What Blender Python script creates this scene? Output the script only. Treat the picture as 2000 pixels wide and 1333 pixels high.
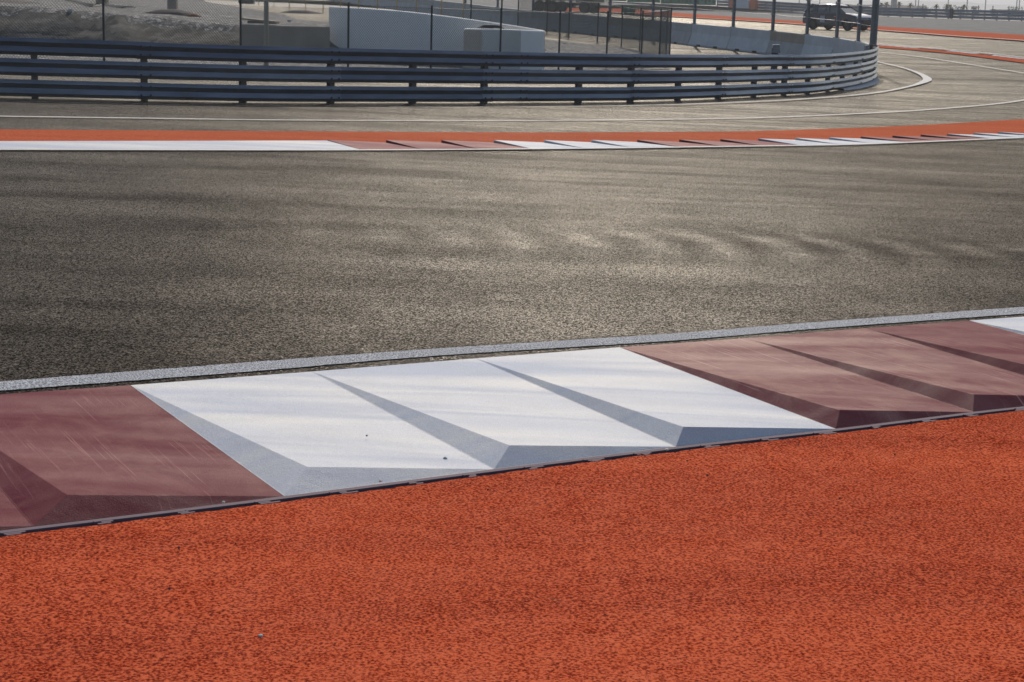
import bpy, bmesh, math, random
from mathutils import Vector, Matrix, noise
random.seed(7)
R = math.radians
SC = bpy.context.scene
COL = SC.collection
for o in list(bpy.data.objects):
    bpy.data.objects.remove(o)

# ------------------------------------------------------------ camera
F = 3500.0            # focal length in pixels of a 2000 px wide picture
HC = 2.08             # camera height above the ground under it
ROLL = R(1.55)
PITCH = math.atan(674.5 / F)
W_ = Vector((0, math.cos(PITCH), -math.sin(PITCH)))
r0 = Vector((1, 0, 0)); u0 = Vector((0, math.sin(PITCH), math.cos(PITCH)))
RT = r0 * math.cos(ROLL) + u0 * math.sin(ROLL)
UP = -r0 * math.sin(ROLL) + u0 * math.cos(ROLL)
CAM = Vector((0, 0, HC))
cd = bpy.data.cameras.new('camera'); cam = bpy.data.objects.new('camera', cd); COL.objects.link(cam)
m = Matrix((RT, UP, -W_)).transposed().to_4x4(); m.translation = CAM
cam.matrix_world = m
cd.sensor_width = 36; cd.lens = F / 2000 * 36
cd.clip_start = 0.1; cd.clip_end = 20000
cd.dof.use_dof = True; cd.dof.focus_distance = 11.5; cd.dof.aperture_fstop = 13
SC.camera = cam

# ------------------------------------------------------------ light
SUN_EL = R(34); SUN_AZ = R(3.0)        # azimuth from +Y towards +X
wd = bpy.data.worlds.new('World'); SC.world = wd; wd.use_nodes = True
nt = wd.node_tree; bg = nt.nodes['Background']
sky = nt.nodes.new('ShaderNodeTexSky'); sky.sky_type = 'NISHITA'; sky.sun_disc = False
sky.sun_elevation = SUN_EL; sky.sun_rotation = SUN_AZ
sky.air_density = 1.0; sky.dust_density = 1.6; sky.ozone_density = 1.2
nt.links.new(sky.outputs[0], bg.inputs[0]); bg.inputs[1].default_value = 0.105
sl = bpy.data.lights.new('sun', 'SUN'); sl.energy = 3.4; sl.angle = R(0.6); sl.color = (1.0, 0.93, 0.82)
so = bpy.data.objects.new('sun', sl); COL.objects.link(so)
sd = Vector((math.sin(SUN_AZ) * math.cos(SUN_EL), math.cos(SUN_AZ) * math.cos(SUN_EL), math.sin(SUN_EL)))
so.rotation_euler = sd.to_track_quat('Z', 'Y').to_euler()
so.location = sd * 50
vs = SC.view_settings; vs.view_transform = 'Standard'; vs.look = 'None'; vs.gamma = 1; vs.exposure = -0.05

# ------------------------------------------------------------ ground height and pixel helpers
DROP = [(-20, 2.08), (0, 2.08), (9, 2.09), (28, 2.23), (40, 2.33), (50, 2.40), (62, 2.42), (85, 2.06), (110, 1.68), (145, 1.50), (200, 1.46), (400, 1.46)]
def interp(tab, x):
    if x <= tab[0][0]: return tab[0][1]
    for (a, va), (b, vb) in zip(tab, tab[1:]):
        if x <= b:
            t = (x - a) / (b - a); t = t * t * (3 - 2 * t) * .5 + t * .5
            return va + (vb - va) * t
    return tab[-1][1]
def gz(x, y):
    s = 0.016 * max(0, min(1, (85 - y) / 30)) * max(0, min(1, (y + 2) / 20))
    return HC - interp(DROP, y) - s * max(-14, min(14, x))
def ray(px, py):
    return (RT * (px - 1000) + UP * (666.5 - py) + W_ * F).normalized()
def U(px, py, h=0.0):
    """point of the ground (raised by h) seen at a pixel of the photograph"""
    d = ray(px, py); lo, t = 2.0, 2.0
    while t < 3000:
        p = CAM + d * t
        if p.z < gz(p.x, p.y) + h: break
        lo = t; t *= 1.01
    hi = t
    for _ in range(30):
        mid = (lo + hi) / 2; p = CAM + d * mid
        if p.z < gz(p.x, p.y) + h: hi = mid
        else: lo = mid
    return CAM + d * hi
def at(px, py, Y):
    d = ray(px, py); return CAM + d * (Y / d.y)
def proj(p):
    v = p - CAM; w = v.dot(W_); return (1000 + F * v.dot(RT) / w, 666.5 - F * v.dot(UP) / w)
def catmull(P, n=8):
    P = [Vector(p) for p in P]
    if len(P) < 3: return P
    Q = [P[0] * 2 - P[1]] + P + [P[-1] * 2 - P[-2]]; out = []
    for i in range(1, len(Q) - 2):
        a, b, c, d = Q[i - 1:i + 3]
        for k in range(n):
            t = k / n
            out.append(.5 * ((2 * b) + (c - a) * t + (2 * a - 5 * b + 4 * c - d) * t * t + (3 * b - a - 3 * c + d) * t ** 3))
    out.append(P[-1]); return out
def cum(P):
    L = [0]
    for a, b in zip(P, P[1:]): L.append(L[-1] + (b - a).length)
    return L
def walk(P, s, L=None):
    L = L or cum(P); s = max(0, min(L[-1], s))
    for i in range(len(P) - 1):
        if s <= L[i + 1] or i == len(P) - 2:
            t = (s - L[i]) / max(1e-9, L[i + 1] - L[i]); return P[i].lerp(P[i + 1], t), (P[i + 1] - P[i]).normalized()
def resample(P, n):
    L = cum(P); return [walk(P, L[-1] * i / (n - 1), L)[0] for i in range(n)]
def ext(P, a, b):
    """lengthen a polyline at both ends by a and b metres"""
    P = list(P)
    if a: P = [P[0] + (P[0] - P[1]).normalized() * a] + P
    if b: P = P + [P[-1] + (P[-1] - P[-2]).normalized() * b]
    return P
def UL(pts, h=0.0, a=0, b=0, n=8): return ext(catmull([U(x, y, h) for x, y in pts], n), a, b)

# ------------------------------------------------------------ node material helper
def mat(name, base=(.5, .5, .5), rough=.6, metal=0, spec=.5):
    M = bpy.data.materials.new(name); M.use_nodes = True
    b = M.node_tree.nodes['Principled BSDF']
    b.inputs['Base Color'].default_value = (*base, 1); b.inputs['Roughness'].default_value = rough
    b.inputs['Metallic'].default_value = metal; b.inputs['Specular IOR Level'].default_value = spec
    return M
class N:
    def __init__(s, M): s.t = M.node_tree; s.b = s.t.nodes['Principled BSDF']; s.tc = s.t.nodes.new('ShaderNodeTexCoord')
    def l(s, a, b): s.t.links.new(a, b)
    def mapv(s, scale=(1, 1, 1), rot=(0, 0, 0), src='Object'):
        n = s.t.nodes.new('ShaderNodeMapping'); s.l(s.tc.outputs[src], n.inputs[0])
        if any(rot): n.vector_type = 'TEXTURE'; scale = [1 / q for q in scale]
        n.inputs['Scale'].default_value = scale; n.inputs['Rotation'].default_value = rot; return n.outputs[0]
    def gloss(s, fac, rough, tint=(1, 1, 1)):
        """rough sheen of worn stone on top of the diffuse surface"""
        g = s.t.nodes.new('ShaderNodeBsdfGlossy'); g.inputs['Color'].default_value = (*tint, 1); mx = s.t.nodes.new('ShaderNodeMixShader')
        if isinstance(rough, (int, float)): g.inputs['Roughness'].default_value = rough
        else: s.l(rough, g.inputs['Roughness'])
        nl = s.b.inputs['Normal'].links
        if nl: s.l(nl[0].from_socket, g.inputs['Normal'])
        s.l(fac, mx.inputs[0]); s.l(s.b.outputs[0], mx.inputs[1]); s.l(g.outputs[0], mx.inputs[2])
        out = s.t.nodes['Material Output']; s.l(mx.outputs[0], out.inputs['Surface'])
    def noise(s, scale, det=3, rough=.55, v=None, dist=0):
        n = s.t.nodes.new('ShaderNodeTexNoise'); n.inputs['Scale'].default_value = scale; n.inputs['Detail'].default_value = det
        n.inputs['Roughness'].default_value = rough; n.inputs['Distortion'].default_value = dist
        s.l(v if v is not None else s.tc.outputs['Object'], n.inputs['Vector']); return n.outputs['Fac']
    def voro(s, scale, feat='F1', v=None, out='Distance'):
        n = s.t.nodes.new('ShaderNodeTexVoronoi'); n.feature = feat; n.inputs['Scale'].default_value = scale
        s.l(v if v is not None else s.tc.outputs['Object'], n.inputs['Vector']); return n.outputs[out]
    def ramp(s, f, stops, interp='LINEAR'):
        n = s.t.nodes.new('ShaderNodeValToRGB'); s.l(f, n.inputs[0]); e = n.color_ramp; e.interpolation = interp
        while len(e.elements) < len(stops): e.elements.new(.5)
        for q, (p, c) in zip(e.elements, stops):
            q.position = p; q.color = (*c, 1) if isinstance(c, tuple) else (c, c, c, 1)
        return n.outputs[0]
    def mix(s, f, a, b, mode='MIX'):
        n = s.t.nodes.new('ShaderNodeMix'); n.data_type = 'RGBA'; n.blend_type = mode
        for v, i in ((f, 0), (a, 6), (b, 7)):
            if isinstance(v, (int, float)): n.inputs[i].default_value = v if i == 0 else (v, v, v, 1)
            elif isinstance(v, tuple): n.inputs[i].default_value = (*v, 1)
            else: s.l(v, n.inputs[i])
        return n.outputs[2]
    def math(s, op, a, b=0, c=0):
        n = s.t.nodes.new('ShaderNodeMath'); n.operation = op
        for i, v in enumerate((a, b, c)):
            if isinstance(v, (int, float)): n.inputs[i].default_value = v
            else: s.l(v, n.inputs[i])
        return n.outputs[0]
    def col(s, o): s.l(o, s.b.inputs['Base Color'])
    def ro(s, o): s.l(o, s.b.inputs['Roughness'])
    def bump(s, h, dist=.01, st=1.0):
        n = s.t.nodes.new('ShaderNodeBump'); n.inputs['Distance'].default_value = dist; n.inputs['Strength'].default_value = st
        s.l(h, n.inputs['Height']); s.l(n.outputs[0], s.b.inputs['Normal'])
M = {}
def asphalt(name, c0, c1, c2, fine, bands, g_lo, g_hi, rough=.42, bump=.004, streak=(.10, 1.3, 1), arcs=False):
    A = mat(name, rough=.95, spec=0); n = N(A)
    g = n.noise(fine, 2, .7)                       # aggregate
    v = n.voro(fine * .9, out='Color')
    gs = n.math('ADD', n.math('MULTIPLY', g, .45), n.math('MULTIPLY', v, .55))
    col = n.ramp(gs, [(.30, c0), (.5, c1), (.70, c2)])
    st = n.noise(1.0, 3, .55, n.mapv(streak), .8)    # streaks along the driving line
    ln = n.noise(1.0, 5, .65, n.mapv((.03, 3.2, 1)), .15)
    pa = n.noise(.8, 4, .6)
    col = n.mix(1.0, col, n.ramp(st, [(.3, 1 - bands), (.7, 1 + bands)]), 'MULTIPLY')
    col = n.mix(1.0, col, n.ramp(pa, [(.3, (.84, .84, .86)), (.7, (1.14, 1.1, 1.04))]), 'MULTIPLY')
    n.col(col)
    n.bump(n.math('ADD', g, n.math('MULTIPLY', n.voro(fine * .9), .6)), bump, 1.0)
    w = n.math('ADD', n.math('MULTIPLY', st, .45), n.math('ADD', n.math('MULTIPLY', pa, .3), n.math('MULTIPLY', ln, .25)))
    w = n.ramp(w, [(.34, .25), (.64, 1.0)])
    if arcs:                                       # scalloped marks left by the roller, in one lane
        sp = n.t.nodes.new('ShaderNodeSeparateXYZ'); wob = n.t.nodes.new('ShaderNodeVectorMath'); wob.operation = 'ADD'
        n.l(n.tc.outputs['Object'], wob.inputs[0])
        nz_ = n.t.nodes.new('ShaderNodeTexNoise'); nz_.inputs['Scale'].default_value = 1.1; n.l(n.tc.outputs['Object'], nz_.inputs['Vector'])
        sc_ = n.t.nodes.new('ShaderNodeVectorMath'); sc_.operation = 'SCALE'; sc_.inputs['Scale'].default_value = .26; n.l(nz_.outputs['Color'], sc_.inputs[0]); n.l(sc_.outputs[0], wob.inputs[1])
        n.l(wob.outputs[0], sp.inputs[0]); X, Y = sp.outputs[0], sp.outputs[1]
        yy = n.math('SUBTRACT', n.math('SUBTRACT', Y, 16.0), n.math('MULTIPLY', X, .10))
        y2 = n.math('MULTIPLY', yy, yy)
        ph = n.math('ADD', n.math('MULTIPLY', X, 6.2832 / .60), n.math('ADD', n.math('MULTIPLY', y2, 2.1), n.math('MULTIPLY', yy, 2.0)))
        wv = n.math('SINE', ph)
        env = n.math('MULTIPLY', n.math('POWER', 2.718, n.math('MULTIPLY', y2, -1.1)), n.math('MINIMUM', n.math('MAXIMUM', n.math('MULTIPLY', n.math('ADD', X, 3.4), .3), 0), n.math('MAXIMUM', n.math('MULTIPLY', n.math('SUBTRACT', 7.5, X), .4), 0)))
        w = n.math('MULTIPLY', w, n.math('ADD', 1.0, n.math('MULTIPLY', n.math('MULTIPLY', wv, env), .31)))
    spk = n.ramp(v, [(.25, .1), (.5, .7), (.78, 2.3)])
    fac = n.math('MULTIPLY', n.math('MULTIPLY', w, spk), g_hi)
    lw = n.t.nodes.new('ShaderNodeLayerWeight'); lw.inputs['Blend'].default_value = .5
    fac = n.math('MULTIPLY', n.math('ADD', fac, g_lo), n.math('POWER', lw.outputs['Facing'], 9.0))   # grazing reflectance of worn stone
    n.gloss(fac, rough, (1.0, .945, .865)); return A
M['track'] = asphalt('track_asphalt', (.004, .0034, .003), (.024, .0200, .0165), (.130, .110, .092), 120, .16, .008, .25, .185, .0021, (.22, 1.1, 1), True)
M['access'] = asphalt('access_asphalt', (.022, .019, .016), (.052, .045, .038), (.10, .087, .073), 75, .10, .01, .36, .215, .0016, (.06, .9, 1))

def paint_rough(name, hi, lo, pit, scale, bump, th=(.36, .5, .62)):
    A = mat(name, rough=.95, spec=0); n = N(A)
    g = n.noise(scale, 4, .75); g2 = n.voro(scale * .8)
    band = n.noise(1.0, 3, .5, n.mapv((.25, 1.5, 1), (0, 0, R(8))), .6); mid = n.noise(6, 4, .6)
    s = n.math('ADD', n.math('MULTIPLY', g, .8), n.math('MULTIPLY', g2, .25))
    s = n.math('ADD', s, n.math('MULTIPLY', n.math('ADD', n.math('SUBTRACT', band, .5), n.math('MULTIPLY', n.math('SUBTRACT', mid, .5), .7)), .085))
    col = n.ramp(s, [(th[0], pit), (th[1], lo), (th[2], hi)])
    col = n.mix(1.0, col, n.ramp(band, [(.3, (.94, .92, .92)), (.7, (1.06, 1.06, 1.04))]), 'MULTIPLY')
    col = n.mix(n.ramp(n.noise(1.3, 6, .7), [(.66, 0.0), (.74, .35)]), col, (.62, .20, .10))
    n.col(col); n.bump(s, bump, 1.0)
    n.gloss(n.math('MULTIPLY', n.ramp(mid, [(.3, .3), (.7, 1.0)]), .006), .45, (1, .9, .8)); return A
M['orange'] = paint_rough('orange_runoff_paint', (.64, .128, .052), (.41, .052, .018), (.12, .009, .004), 96, .006, (.425, .515, .59))
M['orange_far'] = paint_rough('orange_strip_paint', (.52, .135, .066), (.46, .108, .050), (.28, .055, .024), 40, .002)

def kerbmat(name, c, c2, dust, dc, gl, scratch=.5):
    A = mat(name, rough=.8, spec=.03); n = N(A)
    st = n.noise(1.0, 2, .5, n.mapv((.35, 2.6, 1), (0, 0, R(6))), .7)           # bands polished by tyres; on white also painted light and shade
    du = n.noise(2.3, 6, .68, None, .5)
    sc = n.noise(1.0, 3, .7, n.mapv((.7, 52, 1), (0, 0, R(-64))), .05); scm = n.noise(1.6, 3, .6)
    sp = n.noise(150, 3, .7)
    col = n.mix(n.ramp(st, [(.36, 0.0), (.66, 1.0)]), c, c2)
    col = n.mix(n.ramp(du, [(.44, 0.0), (.64, dust)]), col, dc)
    col = n.mix(n.math('MULTIPLY', n.ramp(sc, [(.60, 0.0), (.66, scratch)]), n.ramp(scm, [(.40, 0.0), (.58, 1.0)])), col, tuple(min(.8, x * 1.5 + .05) for x in dc))
    col = n.mix(1.0, col, n.ramp(sp, [(.3, .80), (.7, 1.12)]), 'MULTIPLY')
    col = n.mix(n.ramp(n.noise(46, 4, .7), [(.69, 0.0), (.73, .5)]), col, (.08, .065, .065))
    n.col(col); n.bump(n.math('ADD', sp, n.math('MULTIPLY', n.noise(12, 3), 1.2)), .0025, 1.0)
    bv = n.t.nodes.new('ShaderNodeBevel'); bv.samples = 4; bv.inputs['Radius'].default_value = .009; n.l(bv.outputs[0], n.b.inputs['Normal'].links[0].from_node.inputs['Normal'])
    n.gloss(n.math('MULTIPLY', n.ramp(st, [(.36, .25), (.66, 1.0)]), gl), .38, (1, .95, .88))
    return A
M['kwhite'] = kerbmat('kerb_white_paint', (.56, .59, .67), (.70, .69, .68), .22, (.50, .49, .49), .035, .1)  # bluish shade and warm light of the bands put into the colour
M['kred'] = kerbmat('kerb_red_paint', (.135, .016, .031), (.172, .033, .048), .55, (.25, .095, .088), .02, .5)
M['kred2'] = kerbmat('kerb_faded_red_paint', (.160, .030, .044), (.205, .056, .064), .7, (.31, .145, .125), .035, .8)
M['kredf'] = kerbmat('kerb_sunbleached_red_paint', (.24, .070, .080), (.28, .095, .10), .4, (.33, .15, .14), .03, .1)
M['kdark'] = mat('kerb_slot_dark', (.05, .012, .014), .7)
M['klip'] = mat('kerb_lip_concrete', (.17, .12, .14), .8, 0, .1)
def linemat(name, c, holes):
    A = mat(name, rough=.8, spec=.08); n = N(A)
    g = n.noise(110, 3, .7); col = n.mix(n.ramp(g, [(.43, holes), (.60, 0.0)]), c, (.10, .10, .11))
    n.col(col); n.bump(g, .005, 1.0); return A
M['line'] = linemat('line_paint', (.60, .625, .68), 1.0)
M['line_far'] = linemat('line_paint_smooth', (.82, .79, .74), .3)

def simple(name, c1, c2, scale, rough=.8, bump=.01, metal=0, spec=.4, det=5):
    A = mat(name, rough=rough, metal=metal, spec=spec); n = N(A)
    g = n.noise(scale, det, .65); n.col(n.ramp(g, [(.35, c1), (.65, c2)]))
    if bump: n.bump(g, bump, 1.0)
    return A
M['ground'] = simple('desert_ground', (.30, .26, .21), (.44, .39, .32), .5)
def gravelmat(name, a, b, c, sc=9):
    A = mat(name, rough=.9, spec=.2); n = N(A)
    g = n.noise(sc, 4, .75); v = n.voro(sc * .8, out='Color')
    s = n.math('ADD', n.math('MULTIPLY', g, .6), n.math('MULTIPLY', v, .4))
    col = n.ramp(s, [(.34, a), (.5, b), (.7, c)])
    col = n.mix(1.0, col, n.ramp(n.noise(.35, 4, .6), [(.3, .78), (.7, 1.2)]), 'MULTIPLY')
    n.col(col); n.bump(s, .05, 1.0); return A
M['gravel'] = gravelmat('yard_gravel', (.035, .035, .038), (.12, .115, .11), (.42, .40, .38))
M['gravelbed'] = gravelmat('gravel_trap', (.055, .056, .060), (.080, .081, .086), (.12, .12, .124), 2.0)
M['dirt'] = gravelmat('bank_dirt', (.055, .048, .040), (.105, .093, .078), (.18, .16, .135), 4.5)
M['mound'] = simple('mound_soil', (.07, .055, .05), (.13, .10, .09), 6, .95, .05)
M['rust_soil'] = simple('rusty_soil', (.22, .09, .05), (.30, .16, .10), 6, .95, .05)

def steelmat(name, c, metal=.92, rough=.30):
    A = mat(name, rough=rough, metal=metal); n = N(A)
    g = n.noise(3.0, 5, .6, n.mapv((.4, .4, 3))); sp = n.noise(40, 3, .6)
    col = n.ramp(g, [(.3, tuple(x * .72 for x in c)), (.7, tuple(x * 1.15 for x in c))])
    col = n.mix(n.ramp(n.noise(1.3, 5, .7), [(.62, 0.0), (.78, .5)]), col, (.16, .12, .09))
    n.col(col); n.ro(n.ramp(sp, [(.3, rough - .05), (.7, rough + .12)])); return A
M['beam'] = [steelmat('guardrail_steel', (.235, .255, .29), .75, .34), steelmat('guardrail_steel_worn', (.18, .20, .235), .75, .36), steelmat('guardrail_steel_dull', (.27, .285, .31), .75, .37)]
M['post_steel'] = steelmat('rail_post_steel', (.085, .07, .055), .0, .7)
M['bolt'] = mat('bolt_steel', (.06, .065, .075), .5, .6)
M['galv'] = steelmat('fence_post_galvanised', (.18, .20, .22), .4, .55)
M['cable'] = mat('fence_cable_steel', (.38, .39, .40), .4, .6)
M['fpost'] = mat('fence_post_green_black', (.018, .026, .028), .6)
M['wire'] = mat('fence_wire_coating', (.085, .10, .09), .5, .2)
def concrete(name, a, b, stain=.4):
    A = mat(name, rough=.85, spec=.3); n = N(A)
    g = n.noise(1.8, 6, .65); col = n.ramp(g, [(.3, a), (.7, b)])
    s = n.noise(1.0, 5, .6, n.mapv((6, 6, .7)))
    col = n.mix(n.ramp(s, [(.55, 0.0), (.75, stain)]), col, tuple(x * .55 for x in a))
    n.col(col); n.bump(n.noise(25, 4), .01, .6); return A
M['concrete'] = concrete('barrier_concrete', (.32, .32, .315), (.43, .43, .42))
M['concrete_new'] = concrete('barrier_concrete_pale', (.46, .47, .48), (.58, .59, .60), .25)
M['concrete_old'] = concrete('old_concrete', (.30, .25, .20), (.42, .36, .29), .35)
M['whitewall'] = concrete('white_render', (.82, .80, .77), (.88, .86, .83), .04)
M['cream'] = concrete('cream_render', (.62, .54, .45), (.70, .62, .52), .1)
M['pole_cream'] = simple('cream_pole', (.36, .32, .25), (.46, .41, .33), 4, .8, 0)
M['yellow'] = simple('yellow_stake', (.42, .27, .08), (.52, .36, .13), 5, .7, 0)
M['black'] = mat('black_rubber', (.012, .012, .013), .6)
M['tyre'] = simple('tyre_rubber', (.012, .012, .012), (.025, .025, .025), 20, .8, .004)
M['paintnavy'] = mat('navy_car_paint', (.012, .024, .055), .22, .0, .4); M['paintnavy'].node_tree.nodes['Principled BSDF'].inputs['Coat Weight'].default_value = 1
M['glass'] = mat('car_glass', (.10, .13, .14), .06, 0, .9); M['glass'].node_tree.nodes['Principled BSDF'].inputs['Transmission Weight'].default_value = .55
M['rim'] = mat('wheel_rim_alloy', (.06, .065, .07), .35, .9)
M['amber'] = mat('amber_marker', (.75, .22, .04), .4)
M['placard'] = mat('door_placard', (.42, .43, .46), .6)
M['lampglass'] = mat('headlight_glass', (.5, .52, .55), .1, .3)
M['truck'] = simple('truck_dark_green', (.022, .026, .022), (.04, .045, .038), 4, .6, 0)
M['chassis'] = mat('truck_chassis', (.012, .012, .012), .7)
M['bgreen'] = mat('billboard_green', (.012, .17, .085), .6)
M['bdark'] = mat('billboard_dark_green', (.01, .085, .03), .6)
M['bteal'] = mat('billboard_teal', (.05, .22, .17), .6)
M['marker'] = mat('orange_plastic', (.62, .14, .06), .5)
M['whiteplastic'] = mat('white_plastic', (.55, .57, .60), .6)
M['leaf'] = simple('palm_leaf', (.05, .075, .025), (.10, .12, .05), 3, .7, 0)
M['bush'] = simple('dry_bush_leaf', (.09, .10, .05), (.16, .15, .08), 3, .8, 0)
M['trunk'] = simple('palm_trunk', (.09, .07, .05), (.16, .12, .09), 8, .9, 0)
M['hill'] = simple('far_hill', (.30, .27, .24), (.38, .34, .30), .004, 1, 0)
M['pebble'] = simple('pebble_stone', (.30, .36, .36), (.46, .5, .5), 60, .8, .002)
M['rock'] = simple('pale_rock', (.5, .47, .42), (.72, .69, .64), 6, .9, .02)
M['buildbrown'] = simple('brown_roof', (.14, .12, .11), (.2, .17, .15), 1, .8, 0)
M['box'] = simple('beige_crate', (.30, .25, .18), (.38, .32, .24), 3, .8, 0)

# ------------------------------------------------------------ mesh helpers
class MB:
    def __init__(s): s.v = []; s.f = []; s.mi = []; s.sm = []
    def add(s, vs, fs, mi=0, sm=False):
        b = len(s.v); s.v += [tuple(v) for v in vs]
        for f in fs: s.f.append([b + i for i in f]); s.mi.append(mi); s.sm.append(sm)
    def box(s, c, d, mi=0, X=None, Y=None, Z=None, taper=1.0):
        c = Vector(c); X = X or Vector((1, 0, 0)); Y = Y or Vector((0, 1, 0)); Z = Z or Vector((0, 0, 1)); vs = []
        for z in (-.5, .5):
            t = taper if z > 0 else 1
            for x, y in ((-.5, -.5), (.5, -.5), (.5, .5), (-.5, .5)):
                vs.append(c + X * (x * d[0] * t) + Y * (y * d[1] * t) + Z * (z * d[2]))
        s.add(vs, [(3, 2, 1, 0), (4, 5, 6, 7), (0, 1, 5, 4), (1, 2, 6, 5), (2, 3, 7, 6), (3, 0, 4, 7)], mi)
    def tube(s, a, b, r, n=8, r2=None, mi=0, cap=True):
        a, b = Vector(a), Vector(b); r2 = r if r2 is None else r2; d = (b - a).normalized()
        x = d.orthogonal().normalized(); y = d.cross(x); vs = []
        for p, q in ((a, r), (b, r2)):
            for k in range(n):
                t = 2 * math.pi * k / n; vs.append(p + x * (q * math.cos(t)) + y * (q * math.sin(t)))
        fs = [(k, (k + 1) % n, n + (k + 1) % n, n + k) for k in range(n)]
        s.add(vs, fs, mi, n > 5)
        if cap: s.add(vs[:n], [tuple(range(n))[::-1]], mi); s.add(vs[n:], [tuple(range(n))], mi)
    def path(s, P, r, n=6, mi=0):
        for a, b in zip(P, P[1:]): s.tube(a, b, r, n, mi=mi, cap=False)
    def sweep(s, prof, frames, mi=0, sm=False, close=True, cap=True):
        """prof: (u, z) points; frames: (origin, side vector) list"""
        n = len(prof); vs = []
        for o, side in frames:
            for (u, z) in prof: vs.append(o + side * u + Vector((0, 0, z)))
        fs = []
        for i in range(len(frames) - 1):
            for k in range(n if close else n - 1):
                a = i * n + k; b = i * n + (k + 1) % n; fs.append((a, b, b + n, a + n))
        s.add(vs, fs, mi, sm)
        if cap and close: s.add(vs[:n], [tuple(range(n))[::-1]], mi); s.add(vs[-n:], [tuple(range(n))], mi)
    def build(s, name, mats, parent=None, loc=None, smooth_angle=None, fix=True):
        me = bpy.data.meshes.new(name)
        off = Vector(loc) if loc is not None else (parent.matrix_world.translation.copy() if (parent and parent.type == 'EMPTY') else None)
        if parent is not None and parent.type != 'EMPTY': off = parent.get('_o') and Vector(parent['_o'])
        vs = [Vector(v) - off for v in s.v] if off else s.v
        me.from_pydata([tuple(v) for v in vs], [], s.f)
        if not isinstance(mats, (list, tuple)): mats = [mats]
        for m_ in mats: me.materials.append(m_)
        me.polygons.foreach_set('material_index', s.mi); me.polygons.foreach_set('use_smooth', s.sm)
        if fix:
            bm = bmesh.new(); bm.from_mesh(me); bmesh.ops.recalc_face_normals(bm, faces=bm.faces); bm.to_mesh(me); bm.free()
        me.update()
        o = bpy.data.objects.new(name, me); COL.objects.link(o)
        if off: o['_o'] = tuple(off)
        if parent is not None:
            o.parent = parent
        elif off: o.location = off
        return o
def tag(o, label=None, cat=None, group=None, kind=None):
    if label: o['label'] = label
    if cat: o['category'] = cat
    if group: o['group'] = group
    if kind: o['kind'] = kind
    return o
def thing(name, loc, label, cat, group=None, rz=0):
    o = bpy.data.objects.new(name, None); COL.objects.link(o); o.location = loc; o.rotation_euler = (0, 0, rz)
    o.empty_display_size = .3
    o.matrix_world = Matrix.Translation(Vector(loc)) @ Matrix.Rotation(rz, 4, 'Z')
    return tag(o, label, cat, group)
def lbuild(mb, name, mats, parent, smooth=False):
    """build with coordinates already local to the parent Empty"""
    me = bpy.data.meshes.new(name); me.from_pydata(mb.v, [], mb.f)
    if not isinstance(mats, (list, tuple)): mats = [mats]
    for m_ in mats: me.materials.append(m_)
    me.polygons.foreach_set('material_index', mb.mi); me.polygons.foreach_set('use_smooth', mb.sm)
    bm = bmesh.new(); bm.from_mesh(me); bmesh.ops.recalc_face_normals(bm, faces=bm.faces); bm.to_mesh(me); bm.free()
    o = bpy.data.objects.new(name, me); COL.objects.link(o); o.parent = parent; return o
def dup(o, parent=None, loc=None, label=None, rz=None, scale=None):
    c = o.copy(); COL.objects.link(c)
    if parent is not None: c.parent = parent
    if loc is not None:
        c.location = loc
    if rz is not None: c.rotation_euler = (0, 0, rz)
    if scale is not None: c.scale = (scale,) * 3
    if label: c['label'] = label
    for ch in list(o.children): dup(ch, c)
    return c
def lift(d): return 1 + d / 45.0
def strip(name, A, B, nu, nv, mt, off, kind='structure', abs_z=False, rag=0, both=False):
    A = resample(A, nu); B = resample(B, nu); mb = MB(); vs = []
    for a, b in zip(A, B):
        if rag:
            d_ = (b - a).normalized(); a = a + d_ * (rag * (noise.noise(a * 9) + noise.noise(a * 31)))
            if both: b = b + d_ * (rag * (noise.noise(b * 9) + noise.noise(b * 31)))
        for j in range(nv):
            p = a.lerp(b, j / (nv - 1))
            if not abs_z: p.z = gz(p.x, p.y) + off * lift(abs(p.y))
            vs.append(p)
    fs = [(i * nv + j, (i + 1) * nv + j, (i + 1) * nv + j + 1, i * nv + j + 1) for i in range(nu - 1) for j in range(nv - 1)]
    mb.add(vs, fs, 0, True); o = mb.build(name, mt)
    if o.data.polygons and sum(p.normal.z for p in o.data.polygons) < 0: o.data.flip_normals()
    return tag(o, kind=kind)
def ribbon(name, P, w, mt, off, n=60):
    P = resample([Vector((p.x, p.y, 0)) for p in P], n); A = []; B = []
    for i, p in enumerate(P):
        t = (P[min(i + 1, n - 1)] - P[max(i - 1, 0)]).normalized(); s = Vector((-t.y, t.x, 0))
        ww = w(i / (n - 1)) if callable(w) else w
        A.append(p + s * ww / 2); B.append(p - s * ww / 2)
    mb = MB(); vs = []
    for a, b in zip(A, B):
        for p in (a, b): p.z = gz(p.x, p.y) + off * lift(abs(p.y)); vs.append(p)
    mb.add(vs, [(2 * i, 2 * i + 1, 2 * i + 3, 2 * i + 2) for i in range(n - 1)])
    o = mb.build(name, mt)
    if sum(p.normal.z for p in o.data.polygons) < 0: o.data.flip_normals()
    return tag(o, kind='structure')

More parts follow.
